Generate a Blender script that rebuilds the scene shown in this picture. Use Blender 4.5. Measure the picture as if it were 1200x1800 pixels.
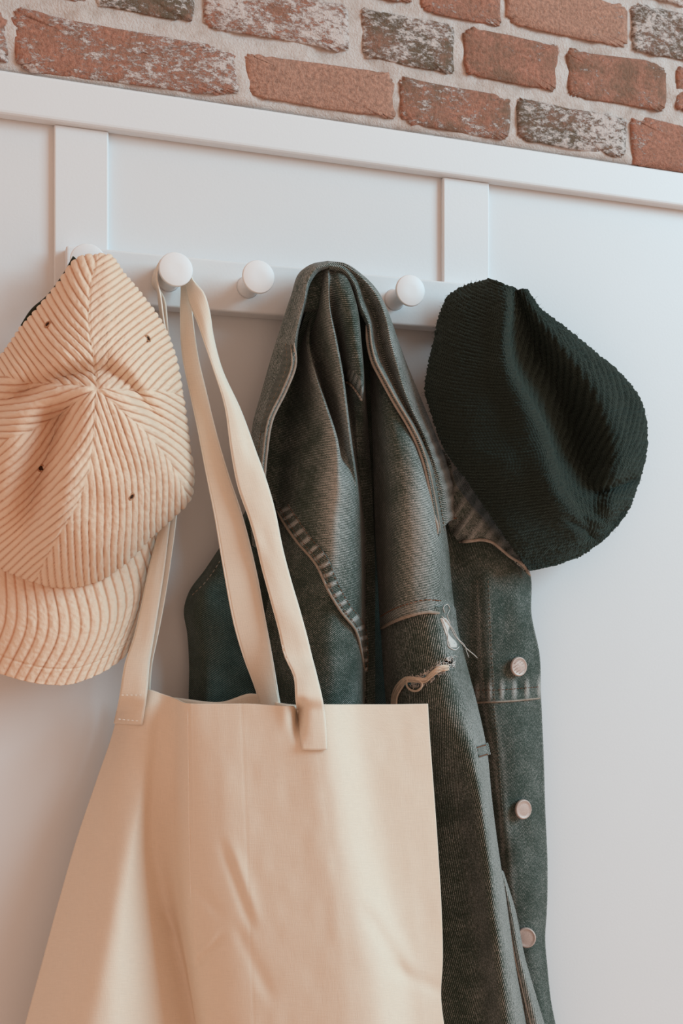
import bpy, math, random
import numpy as np
from mathutils import Vector

for o in list(bpy.data.objects):
    bpy.data.objects.remove(o)
random.seed(4)
rng = np.random.default_rng(11)
SC = bpy.context.scene
COL = SC.collection

# ------------------------------------------------------------------ camera
F_PX, HOR = 1700.0, 930.0
TH = math.atan(F_PX / 4750.0)
LDIST, ZC = 0.85, 1.50
CAM = np.array([-LDIST * math.sin(TH), -LDIST * math.cos(TH), ZC])
FWD = np.array([math.sin(TH), math.cos(TH), 0.0])
RGT = np.array([math.cos(TH), -math.sin(TH), 0.0])
cam = bpy.data.cameras.new('camera')
cam_o = bpy.data.objects.new('camera', cam)
COL.objects.link(cam_o)
cam_o.location = CAM
cam_o.rotation_euler = (math.pi / 2, 0, -TH)
cam.sensor_fit = 'VERTICAL'
cam.sensor_height = 36.0
cam.lens = F_PX * 36.0 / 1800.0
cam.shift_y = (HOR - 900.0) / 1800.0
cam.clip_start = 0.02
cam.dof.use_dof = True
cam.dof.focus_distance = 0.775
cam.dof.aperture_fstop = 11.0
SC.camera = cam_o

# ------------------------------------------------------------------ light
world = bpy.data.worlds.new('World')
SC.world = world
world.use_nodes = True
bg = world.node_tree.nodes['Background']
bg.inputs[0].default_value = (1.0, 0.67, 0.51, 1)
bg.inputs[1].default_value = 0.66


def area(name, loc, target, sx, sy, power, col):
    l = bpy.data.lights.new(name, 'AREA')
    l.shape = 'RECTANGLE'
    l.size, l.size_y = sx, sy
    l.energy = power
    l.color = col
    o = bpy.data.objects.new(name, l)
    COL.objects.link(o)
    o.location = loc
    o.rotation_euler = (Vector(target) - Vector(loc)).to_track_quat('-Z', 'Y').to_euler()
    return o


area('window_light', (2.2, -1.9, 2.7), (0.05, 0, 1.5), 1.7, 1.7, 83, (0.40, 0.80, 1.0))
SC.view_settings.view_transform = 'Standard'
SC.view_settings.look = 'None'
SC.view_settings.gamma = 1.0
SC.view_settings.use_curve_mapping = False
SC.view_settings.exposure = -0.10


# ------------------------------------------------------------------ helpers
def P(a):
    """(..., 3) array of (picture x, picture y, distance out from the wall) -> world points on that plane parallel to the wall."""
    a = np.asarray(a, float)
    ray = FWD + np.multiply.outer((a[..., 0] - 600) / F_PX, RGT) + np.multiply.outer((HOR - a[..., 1]) / F_PX, np.array([0, 0, 1.0]))
    t = (-a[..., 2] - CAM[1]) / ray[..., 1]
    return CAM + ray * t[..., None]


def spline(pts, n, even=True):
    """Centripetal-like Catmull-Rom through pts (k,m) resampled to n points."""
    p = np.asarray(pts, float)
    k = len(p)
    if k == 2:
        t = np.linspace(0, 1, n)[:, None]
        return p[0] * (1 - t) + p[1] * t
    seg = np.linalg.norm(np.diff(p[:, :2], axis=0), axis=1) if even else np.ones(k - 1)
    seg = np.maximum(seg, 1e-6)
    T = np.concatenate([[0], np.cumsum(seg)])
    m = np.zeros_like(p)
    d = np.diff(p, axis=0) / seg[:, None]
    m[0], m[-1] = d[0], d[-1]
    w = seg[1:] / (seg[1:] + seg[:-1])
    m[1:-1] = d[:-1] * w[:, None] + d[1:] * (1 - w)[:, None]
    t = np.linspace(0, T[-1], n)
    i = np.clip(np.searchsorted(T, t, side='right') - 1, 0, k - 2)
    h = seg[i]
    s = ((t - T[i]) / h)[:, None]
    h = h[:, None]
    return ((2 * s**3 - 3 * s**2 + 1) * p[i] + (s**3 - 2 * s**2 + s) * h * m[i] + (-2 * s**3 + 3 * s**2) * p[i + 1] + (s**3 - s**2) * h * m[i + 1])


def loft(curves, nv, nu, even_cols=False):
    """curves: list of column curves (each a list of (x,y,d)) -> grid (nv rows, nu columns, 3)."""
    cols = np.stack([spline(c, nv) for c in curves], 1)          # nv, k, 3
    if len(curves) == 2:
        t = np.linspace(0, 1, nu)[None, :, None]
        return cols[:, :1] * (1 - t) + cols[:, 1:] * t
    return np.stack([spline(r, nu, even_cols) for r in cols], 0)


def levels(ys, *feats):
    """Columns given as (xs, ds) on shared y levels."""
    return [[(x, y, d) for x, y, d in zip(xs, ys, ds)] for xs, ds in feats]


def smooth(a, e0, e1):
    t = np.clip((a - e0) / (e1 - e0), 0, 1)
    return t * t * (3 - 2 * t)


def vnoise(x, y, seed=0):
    """Cheap smooth value noise on arrays, range -1..1."""
    r = np.random.default_rng(seed)
    tab = r.uniform(-1, 1, (64, 64))
    xi, yi = np.floor(x).astype(int), np.floor(y).astype(int)
    fx, fy = x - xi, y - yi
    fx, fy = fx * fx * (3 - 2 * fx), fy * fy * (3 - 2 * fy)
    g = lambda i, j: tab[i % 64, j % 64]
    return (g(xi, yi) * (1 - fx) + g(xi + 1, yi) * fx) * (1 - fy) + (g(xi, yi + 1) * (1 - fx) + g(xi + 1, yi + 1) * fx) * fy


def link(o, parent=None, label=None, kind=None):
    COL.objects.link(o)
    if parent is not None:
        o.parent = parent
    if label:
        o['label'] = label
    if kind:
        o['kind'] = kind
    return o


def thing(name, loc, label, cat, group=None):
    o = bpy.data.objects.new(name, None)
    o.empty_display_size = 0.02
    COL.objects.link(o)
    o.location = loc
    o['label'] = label
    o['category'] = cat
    if group:
        o['group'] = group
    return o


def origin_of(parent):
    v = Vector((0, 0, 0))
    while parent is not None:
        v += parent.location
        parent = parent.parent
    return np.array(v)


def mesh_obj(name, verts, faces, mat, parent=None, label=None, smooth_=True, kind=None):
    me = bpy.data.meshes.new(name)
    v = np.asarray(verts, float) - origin_of(parent)
    me.from_pydata(v.tolist(), [], [list(map(int, f)) for f in faces])
    me.update()
    if smooth_:
        me.polygons.foreach_set('use_smooth', [True] * len(me.polygons))
    if mat:
        me.materials.append(mat)
    return link(bpy.data.objects.new(name, me), parent, label, kind)


def normals_of(W):
    du = np.gradient(W, axis=1)
    dv = np.gradient(W, axis=0)
    n = np.cross(du, dv)
    n /= np.maximum(np.linalg.norm(n, axis=-1, keepdims=True), 1e-12)
    return n


def grid_obj(name, W, mat, parent=None, label=None, thick=0.0, keep=None, wear_light_tone=None, uv=None, close_u=False):
    """Grid of world points -> smooth mesh with metric UVs; optional face mask and cloth thickness."""
    nv, nu = W.shape[:2]
    idx = np.arange(nv * nu).reshape(nv, nu)
    a, b, c, d = idx[:-1, :-1], idx[:-1, 1:], idx[1:, 1:], idx[1:, :-1]
    if close_u:
        a = idx[:-1, :]; b = np.roll(idx, -1, 1)[:-1, :]; c = np.roll(idx, -1, 1)[1:, :]; d = idx[1:, :]
    Fq = np.stack([a, b, c, d], -1).reshape(-1, 4)
    n = normals_of(W).mean((0, 1))
    if n[1] > 0:
        Fq = Fq[:, ::-1]
    if keep is not None:
        k = keep.reshape(-1)[Fq].all(1)
        Fq = Fq[k]
    V = W.reshape(-1, 3)
    if uv is None:
        su = np.concatenate([np.zeros((nv, 1)), np.cumsum(np.linalg.norm(np.diff(W, axis=1), axis=-1), 1)], 1)
        su = su - su[:, nu // 2:nu // 2 + 1]
        sv = np.concatenate([[0], np.cumsum(np.linalg.norm(np.diff(W, axis=0), axis=-1).mean(1))])
        uv = np.stack([su, np.repeat(-sv[:, None], nu, 1)], -1)
    used = np.unique(Fq)
    remap = -np.ones(len(V), int)
    remap[used] = np.arange(len(used))
    Fq = remap[Fq]
    UV = uv.reshape(-1, 2)[used]
    me = bpy.data.meshes.new(name)
    vv = V[used] - origin_of(parent)
    me.vertices.add(len(vv))
    me.vertices.foreach_set('co', vv.astype(np.float32).ravel())
    me.loops.add(Fq.size)
    me.loops.foreach_set('vertex_index', Fq.ravel().astype(np.int32))
    me.polygons.add(len(Fq))
    me.polygons.foreach_set('loop_start', np.arange(0, Fq.size, 4, dtype=np.int32))
    me.polygons.foreach_set('use_smooth', np.ones(len(Fq), bool))
    me.update(calc_edges=True)
    ul = me.uv_layers.new(name='UVMap')
    ul.data.foreach_set('uv', UV[Fq.ravel()].astype(np.float32).ravel())
    at = me.attributes.new('wear_light_tone', 'FLOAT', 'POINT')  # tone mask: denim wear with painted fold light, and rib-to-groove colour
    at.data.foreach_set('value', (np.zeros(len(used)) if wear_light_tone is None else wear_light_tone.reshape(-1)[used]).astype(np.float32))
    me.validate()
    me.materials.append(mat)
    o = link(bpy.data.objects.new(name, me), parent, label)
    if thick:
        m = o.modifiers.new('cloth', 'SOLIDIFY')
        m.thickness = thick
        m.offset = -1
        m.use_even_offset = False
    return o


class Sampler:
    def __init__(self, G):
        self.g = G.reshape(-1, 3)

    def __call__(self, pts, lift=0.0):
        out = []
        for x, y in np.asarray(pts, float)[:, :2]:
            dd = (self.g[:, 0] - x) ** 2 + (self.g[:, 1] - y) ** 2
            j = np.argpartition(dd, 4)[:4]
            w = 1 / (dd[j] + 0.5)
            out.append((x, y, (self.g[j, 2] * w).sum() / w.sum() + lift))
        return np.array(out)


def tube_geo(W, r, sides=8, caps=True):
    W = np.asarray(W, float)
    n = len(W)
    r = np.broadcast_to(np.asarray(r, float), (n,))
    T = np.gradient(W, axis=0)
    T /= np.maximum(np.linalg.norm(T, axis=1, keepdims=True), 1e-9)
    up = np.array([0.13, -1.0, 0.07])
    A = np.cross(T, up)
    A /= np.maximum(np.linalg.norm(A, axis=1, keepdims=True), 1e-9)
    B = np.cross(T, A)
    ph = np.linspace(0, 2 * np.pi, sides, endpoint=False)
    V = W[:, None] + (A[:, None] * np.cos(ph)[None, :, None] + B[:, None] * np.sin(ph)[None, :, None]) * r[:, None, None]
    Fs = []
    for i in range(n - 1):
        for j in range(sides):
            k = (j + 1) % sides
            Fs.append((i * sides + j, i * sides + k, (i + 1) * sides + k, (i + 1) * sides + j))
    if caps:
        Fs.append(tuple(range(sides))[::-1])
        Fs.append(tuple((n - 1) * sides + j for j in range(sides)))
    return V.reshape(-1, 3), Fs


def tube_obj(name, W, r, mat, parent, label=None, sides=8):
    q_ = np.linspace(0, 1, len(W))
    r = r * np.interp(q_, [0, .05, .95, 1], [.25, 1, 1, .4])
    V, Fs = tube_geo(W, r, sides)
    return mesh_obj(name, V, Fs, mat, parent, label)


def dashes_obj(name, paths, r, dash, gap, mat, parent, label=None):
    """Stitch lines: short raised threads along world paths."""
    VV, FF, off = [], [], 0
    for W in paths:
        s = np.concatenate([[0], np.cumsum(np.linalg.norm(np.diff(W, axis=0), axis=1))])
        a = 0.0
        while a + dash < s[-1]:
            q = np.linspace(a, a + dash, 4)
            seg = np.stack([np.interp(q, s, W[:, k]) for k in range(3)], 1)
            V, Fs = tube_geo(seg, [r * .6, r, r, r * .6], 5)
            VV.append(V)
            FF += [tuple(i + off for i in f) for f in Fs]
            off += len(V)
            a += dash + gap
    return mesh_obj(name, np.concatenate(VV), FF, mat, parent, label)


def lathe(profile, centre, axis, n=40):
    """profile: list of (radius, distance along axis)."""
    axis = np.asarray(axis, float) / np.linalg.norm(axis)
    h = np.array([0, 0, 1.0]) if abs(axis[2]) < .9 else np.array([1.0, 0, 0])
    A = np.cross(axis, h); A /= np.linalg.norm(A)
    B = np.cross(axis, A)
    V, Fs = [], []
    for r, z in profile:
        for j in range(n):
            t = 2 * math.pi * j / n
            V.append(np.asarray(centre) + axis * z + (A * math.cos(t) + B * math.sin(t)) * r)
    m = len(profile)
    for i in range(m - 1):
        for j in range(n):
            k = (j + 1) % n
            Fs.append((i * n + j, (i + 1) * n + j, (i + 1) * n + k, i * n + k))
    Fs.append(tuple(range(n)))
    Fs.append(tuple((m - 1) * n + j for j in range(n))[::-1])
    return np.array(V), Fs


def box_obj(name, lo, hi, mat, parent=None, bevel=0.0, seg=3, kind=None, label=None):
    x0, y0, z0 = lo
    x1, y1, z1 = hi
    V = [(x0, y0, z0), (x1, y0, z0), (x1, y1, z0), (x0, y1, z0), (x0, y0, z1), (x1, y0, z1), (x1, y1, z1), (x0, y1, z1)]
    Fs = [(0, 3, 2, 1), (4, 5, 6, 7), (0, 1, 5, 4), (1, 2, 6, 5), (2, 3, 7, 6), (3, 0, 4, 7)]
    o = mesh_obj(name, V, Fs, mat, parent, label, False, kind)
    if bevel:
        b = o.modifiers.new('bevel', 'BEVEL')
        b.width = bevel
        b.segments = seg
        b.limit_method = 'ANGLE'
    return o


# ------------------------------------------------------------------ materials
class NT:
    def __init__(self, name, rough=0.8, spec=0.3):
        self.m = bpy.data.materials.new(name)
        self.m.use_nodes = True
        self.t = self.m.node_tree
        self.b = self.t.nodes['Principled BSDF']
        self.b.inputs['Roughness'].default_value = rough
        self.b.inputs['Specular IOR Level'].default_value = spec

    def n(self, typ, **kw):
        nd = self.t.nodes.new(typ)
        for k, v in kw.items():
            setattr(nd, k, v)
        return nd

    def put(self, sock, v):
        if hasattr(v, 'is_output') or isinstance(v, bpy.types.NodeSocket):
            self.t.links.new(v, sock)
        else:
            sock.default_value = v

    def math(self, op, a, b=0.0, c=0.0, clamp=False):
        nd = self.n('ShaderNodeMath', operation=op, use_clamp=clamp)
        for i, v in enumerate((a, b, c)):
            self.put(nd.inputs[i], v)
        return nd.outputs[0]

    def noise(self, vec, scale, detail=3, rough=.55, out=0):
        nd = self.n('ShaderNodeTexNoise')
        self.put(nd.inputs['Vector'], vec)
        nd.inputs['Scale'].default_value = scale
        nd.inputs['Detail'].default_value = detail
        nd.inputs['Roughness'].default_value = rough
        return nd.outputs[out]

    def ramp(self, fac, stops):
        nd = self.n('ShaderNodeValToRGB')
        self.put(nd.inputs[0], fac)
        e = nd.color_ramp.elements
        while len(e) < len(stops):
            e.new(.5)
        for el, (p, c) in zip(e, stops):
            el.position = p
            el.color = (*c, 1) if len(c) == 3 else c
        return nd.outputs[0]

    def mix(self, fac, a, b):
        nd = self.n('ShaderNodeMix', data_type='RGBA')
        self.put(nd.inputs[0], fac)
        self.put(nd.inputs[6], (*a, 1) if isinstance(a, tuple) else a)
        self.put(nd.inputs[7], (*b, 1) if isinstance(b, tuple) else b)
        return nd.outputs[2]

    def mapping(self, vec, rot=(0, 0, 0), scale=(1, 1, 1), loc=(0, 0, 0)):
        nd = self.n('ShaderNodeMapping')
        self.put(nd.inputs[0], vec)
        nd.inputs['Rotation'].default_value = rot
        nd.inputs['Scale'].default_value = scale
        nd.inputs['Location'].default_value = loc
        return nd.outputs[0]

    def bump(self, h, strength, dist):
        nd = self.n('ShaderNodeBump')
        nd.inputs['Strength'].default_value = strength
        nd.inputs['Distance'].default_value = dist
        self.put(nd.inputs['Height'], h)
        self.t.links.new(nd.outputs[0], self.b.inputs['Normal'])

    def color(self, c):
        self.put(self.b.inputs['Base Color'], c)


def paint_mat(name, col):
    t = NT(name, .5, .35)
    g = t.n('ShaderNodeNewGeometry').outputs['Position']
    n1 = t.noise(g, 9, 3)
    t.color(t.mix(n1, tuple(c * .97 for c in col), col))
    t.bump(t.noise(g, 420, 2), .12, .0006)
    return t.m


def plain_mat(name, col, rough=.8, spec=.3, var=.12, scale=300, bump=.2, metallic=0):
    t = NT(name, rough, spec)
    g = t.n('ShaderNodeTexCoord').outputs['Object']
    n1 = t.noise(g, scale, 3)
    t.color(t.mix(n1, tuple(c * (1 - var) for c in col), tuple(min(1, c * (1 + var)) for c in col)))
    t.b.inputs['Metallic'].default_value = metallic
    if bump:
        t.bump(n1, bump, .0006)
    return t.m


def brick_mat(name, base, dark, white, lime, soot, seed):
    t = NT(name, .9, .15)
    g = t.n('ShaderNodeNewGeometry').outputs['Position']
    g = t.mapping(g, loc=(seed * 1.7, 0, seed * .9))
    big = t.noise(g, 22, 4, .6)
    fine = t.noise(g, 300, 4, .7)
    grain = t.noise(g, 600, 2, .6)
    c = t.mix(t.ramp(fine, [(.3, (0, 0, 0)), (.7, (1, 1, 1))]), tuple(b * .62 for b in base), tuple(min(1, b * 1.35) for b in base))
    sootf = t.math('MULTIPLY', t.ramp(t.noise(t.mapping(g, loc=(3, 1, 5)), 42, 6, .75), [(.5 - soot * .22, (0, 0, 0)), (.66 - soot * .12, (1, 1, 1))]), min(.9, soot * 1.05))
    c = t.mix(sootf, c, dark)
    st = t.mapping(g, rot=(0, .5, 0), scale=(1, 1, 1.9))
    lf = t.math('ADD', t.math('MULTIPLY', t.noise(st, 150, 5, .8), .66), t.math('MULTIPLY', big, .34))
    limef = t.ramp(lf, [(.62 - lime * .17, (0, 0, 0)), (.67 - lime * .15, (1, 1, 1))])
    c = t.mix(t.math('MULTIPLY', limef, .9 if lime > .05 else 0.0), c, white)
    t.color(c)
    h = t.math('ADD', t.math('MULTIPLY', fine, 1.0), t.math('ADD', t.math('MULTIPLY', limef, .35), t.math('MULTIPLY', grain, .4)))
    t.bump(h, .8, .0016)
    return t.m


def mortar_mat():
    t = NT('lime_mortar', .95, .1)
    g = t.n('ShaderNodeNewGeometry').outputs['Position']
    n1 = t.noise(g, 60, 5, .65)
    n2 = t.noise(g, 500, 3, .6)
    c = t.ramp(n1, [(.3, (.58, .47, .41)), (.52, (.73, .64, .59)), (.75, (.78, .71, .67))])
    t.color(t.mix(t.math('MULTIPLY', n2, .35), c, (.40, .31, .26)))
    t.bump(t.math('ADD', n1, n2), .7, .0018)
    return t.m


def denim_mat(name, angle, period=.0018, dark=(.012, .0165, .0105), light=(.53, .505, .475), bias=0.0, contrast=1.0, fade=.5, stretch=1.0):
    """Twill of pale thread over dark warp; angle in degrees of the twill lines in the cloth's UV frame."""
    t = NT(name, .92, .12)
    uv = t.n('ShaderNodeUVMap', uv_map='UVMap').outputs[0]
    r = t.mapping(uv, rot=(0, 0, math.radians(-angle)))
    sep = t.n('ShaderNodeSeparateXYZ')
    t.put(sep.inputs[0], r)
    wob = t.noise(uv, 220, 2, .5)
    ph = t.math('ADD', t.math('MULTIPLY', sep.outputs[1], 2 * math.pi / period), t.math('MULTIPLY', wob, 2.2))
    tw = t.math('MULTIPLY_ADD', t.math('SINE', ph), .5, .5)
    brk = t.noise(t.mapping(r, scale=(.7, 1.6, 1)), 1.6 / period, 1, .5)
    brk = t.ramp(brk, [(.30, (0, 0, 0)), (.62, (1, 1, 1))])
    fadeN = t.ramp(t.noise(uv, 42, 4, .6), [(.3, (0, 0, 0)), (.72, (1, 1, 1))])
    mott = t.ramp(t.noise(uv, 330, 3, .7), [(.35, (0, 0, 0)), (.7, (1, 1, 1))])
    at = t.n('ShaderNodeAttribute', attribute_name='wear_light_tone')
    wear_light_tone = at.outputs['Fac']
    lev = t.math('ADD', t.math('ADD', bias + .25, t.math('MULTIPLY', fadeN, fade * .45)), wear_light_tone)
    f = t.math('MULTIPLY', t.math('MULTIPLY_ADD', t.math('MULTIPLY', tw, t.math('MULTIPLY_ADD', brk, .8, .2)), 1.25 * contrast, .12), t.math('MULTIPLY_ADD', mott, .45, .72))
    f = t.math('MULTIPLY', f, t.math('MULTIPLY', lev, 1.9), clamp=True)
    mid = (.074, .106, .087)
    t.color(t.ramp(f, [(0, dark), (.40, mid), (1, light)]))
    t.bump(t.math('MULTIPLY', tw, t.math('MULTIPLY_ADD', brk, .6, .4)), .4, .0003)
    t.b.inputs['Sheen Weight'].default_value = .12
    t.b.inputs['Sheen Roughness'].default_value = .5
    return t.m


def canvas_mat(name, col):
    t = NT(name, .9, .12)
    uv = t.n('ShaderNodeUVMap', uv_map='UVMap').outputs[0]
    a = t.noise(t.mapping(uv, scale=(1, .06, 1)), 1500, 2, .6)
    b = t.noise(t.mapping(uv, scale=(.06, 1, 1)), 1500, 2, .6)
    big = t.noise(uv, 30, 4, .6)
    w = t.math('ADD', t.math('MULTIPLY', a, .5), t.math('MULTIPLY', b, .5))
    c = t.mix(w, tuple(x * .86 for x in col), tuple(min(1, x * 1.1) for x in col))
    t.color(t.mix(t.math('MULTIPLY', big, .25), c, tuple(x * y for x, y in zip(col, (.95, .86, .76)))))
    t.bump(t.math('ADD', w, t.math('MULTIPLY', big, .6)), .35, .0007)
    t.b.inputs['Subsurface Weight'].default_value = .0
    return t.m


def cord_mat(name, hi, lo):
    t = NT(name, .95, .08)
    at = t.n('ShaderNodeAttribute', attribute_name='wear_light_tone').outputs['Fac']
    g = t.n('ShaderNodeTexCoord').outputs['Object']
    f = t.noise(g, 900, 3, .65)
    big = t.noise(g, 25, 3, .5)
    c = t.mix(at, lo, hi)  # rib tops pale peach, grooves deeper orange
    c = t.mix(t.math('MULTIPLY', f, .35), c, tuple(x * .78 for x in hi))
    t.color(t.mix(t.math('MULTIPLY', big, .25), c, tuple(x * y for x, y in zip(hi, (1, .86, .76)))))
    t.bump(f, .5, .0008)
    t.b.inputs['Sheen Weight'].default_value = .25
    t.b.inputs['Sheen Tint'].default_value = (1, .85, .7, 1)
    return t.m


def knit_mat(name):
    t = NT(name, .95, .08)
    uv = t.n('ShaderNodeUVMap', uv_map='UVMap').outputs[0]
    g = t.n('ShaderNodeTexCoord').outputs['Object']
    f = t.noise(g, 1300, 3, .7)
    sep = t.n('ShaderNodeSeparateXYZ')
    t.put(sep.inputs[0], uv)
    row = t.math('SINE', t.math('ADD', t.math('MULTIPLY', sep.outputs[0], 2 * math.pi / .0026), t.math('MULTIPLY', f, 3.0)))
    at = t.n('ShaderNodeAttribute', attribute_name='wear_light_tone').outputs['Fac']
    k = t.math('MULTIPLY', at, t.math('MULTIPLY_ADD', row, .2, .8))  # rib tops paler, grooves near black
    c = t.ramp(k, [(0, (.008, .010, .008)), (1, (.030, .043, .036))])
    t.color(t.mix(t.math('MULTIPLY', f, .4), c, (.045, .055, .046)))
    t.bump(t.math('ADD', f, t.math('MULTIPLY', row, .5)), .7, .0008)
    t.b.inputs['Sheen Weight'].default_value = .18
    t.b.inputs['Sheen Roughness'].default_value = .45
    t.b.inputs['Sheen Tint'].default_value = (.6, .8, .7, 1)
    return t.m


M_WALL = paint_mat('white_wall_paint', (.80, .80, .80))
M_TRIM = paint_mat('white_trim_paint', (.82, .82, .82))
M_PEG = plain_mat('white_peg_paint', (.88, .88, .88), .45, .4, .02, 60, .05)
M_MORTAR = mortar_mat()

# ------------------------------------------------------------------ the setting
Zat = lambda y, d=0.0, x=600: float(P([x, y, d])[2])
Xat = lambda x, y, d=0.0: float(P([x, y, d])[0])
X0, X1 = -1.3, 1.7
CAP_D, STILE_D, RAIL_D = .012, .0055, .019
z_cap_top, z_cap_bot = Zat(212, CAP_D), Zat(281, CAP_D)
box_obj('wall_back', (X0, 0, 0), (X1, .10, z_cap_top - .002), M_WALL, kind='structure')['label'] = 'smooth white painted wall panel below the brick'
bpy.data.objects['wall_back']['category'] = 'wall'
o = box_obj('trim_1', (X0, -CAP_D, z_cap_bot), (X1, 0, z_cap_top), M_TRIM, bevel=.003, kind='structure')
o['label'] = 'white horizontal trim board running under the brick wall'; o['category'] = 'trim'
z_rail_bot, z_rail_top = Zat(563, RAIL_D), Zat(477, RAIL_D)
for i, (xa, xb, lab) in enumerate(((95, 191, 'white vertical batten above the corduroy cap'), (779, 860, 'white vertical batten above the bare peg beside the beanie'))):
    o = box_obj('trim_%d' % (i + 2), (Xat(xa, 330, STILE_D), -STILE_D, z_rail_bot + .012), (Xat(xb, 330, STILE_D), 0, z_cap_bot), M_TRIM, bevel=.0015, kind='structure')
    o['label'] = lab; o['category'] = 'trim'

# brick wall above: mortar bed with each brick its own child
bw_lo, bw_hi = z_cap_top - .004, z_cap_top + .45
nx, nz = 420, 70
gx, gz = np.meshgrid(np.linspace(X0, X1, nx), np.linspace(bw_lo, bw_hi, nz))
gd = -(.0072 + .0018 * vnoise(gx * 45, gz * 60, 3) + .0012 * vnoise(gx * 130, gz * 150, 4))
gd[0] = gd[-1] = .05
bw = grid_obj('wall_upper', np.stack([gx, gd, gz], -1), M_MORTAR)
bw['kind'] = 'structure'; bw['category'] = 'wall'
bw['label'] = 'old red brick wall with pale lime mortar above the white trim'
RED, DKRED, ORG, BROWN, WHT = (.45, .205, .140), (.37, .185, .130), (.49, .26, .185), (.15, .112, .074), (.72, .62, .57)
BR = [  # four corners (top left, top right, bottom right, bottom left), base, lime, soot
    ([(24, 14), (402, 88), (414, 168), (40, 122)], RED, .62, .25),
    ([(434, 94), (688, 130), (690, 208), (440, 168)], ORG, .0, .1),
    ([(702, 134), (893, 172), (889, 248), (706, 214)], RED, .45, .6),
    ([(908, 174), (1098, 206), (1094, 276), (912, 244)], DKRED, .75, .9),
    ([(1112, 206), (1330, 244), (1330, 324), (1114, 292)], RED, .35, .2),
    ([(-330, -42), (4, 20), (8, 112), (-326, 50)], RED, .5, .3),
    ([(168, -62), (336, -34), (336, 40), (170, 10)], DKRED, .6, .9),
    ([(362, -30), (606, 8), (608, 92), (364, 48)], RED, .85, .35),
    ([(634, 14), (794, 44), (795, 130), (640, 98)], DKRED, .8, .85),
    ([(816, 50), (978, 80), (974, 160), (818, 128)], RED, .12, .55),
    ([(998, 86), (1168, 116), (1166, 196), (1000, 168)], RED, .2, .55),
    ([(1188, 118), (1370, 152), (1370, 226), (1190, 196)], RED, .3, .3),
    ([(480, -96), (716, -52), (718, 6), (482, -32)], RED, .4, .4),
    ([(738, -52), (876, -26), (878, 46), (740, 16)], RED, .3, .3),
    ([(892, -26), (1096, 8), (1098, 84), (894, 40)], ORG, .12, .1),
    ([(1112, 8), (1340, 52), (1340, 134), (1114, 88)], DKRED, .95, .8),
    ([(-160, -130), (146, -72), (148, 4), (-156, -50)], RED, .4, .3),
]
def course(y_top, y_bot, xa, xb):
    f = lambda y, x: 930 - (930 - y) * (5350 - x) / 4750
    return [(xa, f(y_top, xa)), (xb, f(y_top, xb)), (xb, f(y_bot, xb)), (xa, f(y_bot, xa))]


for (y_t, y_b, spans) in ((116, 190, [(1350, 1540), (1560, 1740), (-640, -352)]), (9, 88, [(1390, 1570), (1590, 1760), (-420, -182)]),
                          (-97, -18, [(1362, 1540), (1560, 1730), (262, 460), (22, 242), (-260, 2)]), (-204, -124, [(620, 830), (850, 1010), (1030, 1230), (1250, 1420), (390, 600)])):
    for k_, (xa, xb) in enumerate(spans):
        BR.append((course(y_t, y_b, xa, xb), (RED, DKRED, ORG)[k_ % 3], (.5, .2, .7, .3, .1)[k_], (.3, .6, .2, .8, .4)[k_]))
for bi, (q, base, lime, soot) in enumerate(BR):
    q = np.array(q, float)
    n = 96
    th = np.linspace(0, 2 * np.pi, n, endpoint=False)
    e = 9.0
    a = np.sign(np.cos(th)) * np.abs(np.cos(th)) ** (2 / e)
    b = np.sign(np.sin(th)) * np.abs(np.sin(th)) ** (2 / e)
    jag = vnoise(th * 2.2 + bi * 7, th * 0 + bi, 9) * .9 + vnoise(th * 9 + bi * 3, th * 0 + 5 + bi, 10) * .8 + vnoise(th * 21 + bi * 3, th * 0 + 9 + bi, 13) * .4
    V, ring_n = [], []
    for sc, dd in ((1.06, -.002), (1.045, .0068), (1.02, .0088), (.95, .0098), (.6, .0102), (.25, .0102)):
        k = sc + (jag * .018 if sc > .85 else 0)
        kb = sc + (jag * .075 if sc > .85 else 0)
        u, v = (a * k + 1) / 2, (b * kb + 1) / 2
        px = (q[0] * ((1 - u) * (1 - v))[:, None] + q[1] * (u * (1 - v))[:, None] + q[2] * (u * v)[:, None] + q[3] * ((1 - u) * v)[:, None])
        rough = dd + (.0012 * vnoise(px[:, 0] / 16, px[:, 1] / 14, 20 + bi) if dd > .005 else 0)
        V.append(P(np.concatenate([px, np.broadcast_to(rough, (n,))[:, None]], 1)))
    m = len(V)
    V = np.concatenate(V)
    lowest = V[:, 2] < z_cap_top + .001
    V[lowest, 2] = z_cap_top + .001
    Fs = [(i * n + j, i * n + (j + 1) % n, (i + 1) * n + (j + 1) % n, (i + 1) * n + j) for i in range(m - 1) for j in range(n)]
    Fs.append(tuple((m - 1) * n + j for j in range(n)))
    bm_ = brick_mat('brick_%d' % bi, base, BROWN, WHT, min(1, lime * 1.1 + .04), soot, bi * 1.31 + .4)
    mesh_obj('brick', V, Fs, bm_, bw)

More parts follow.
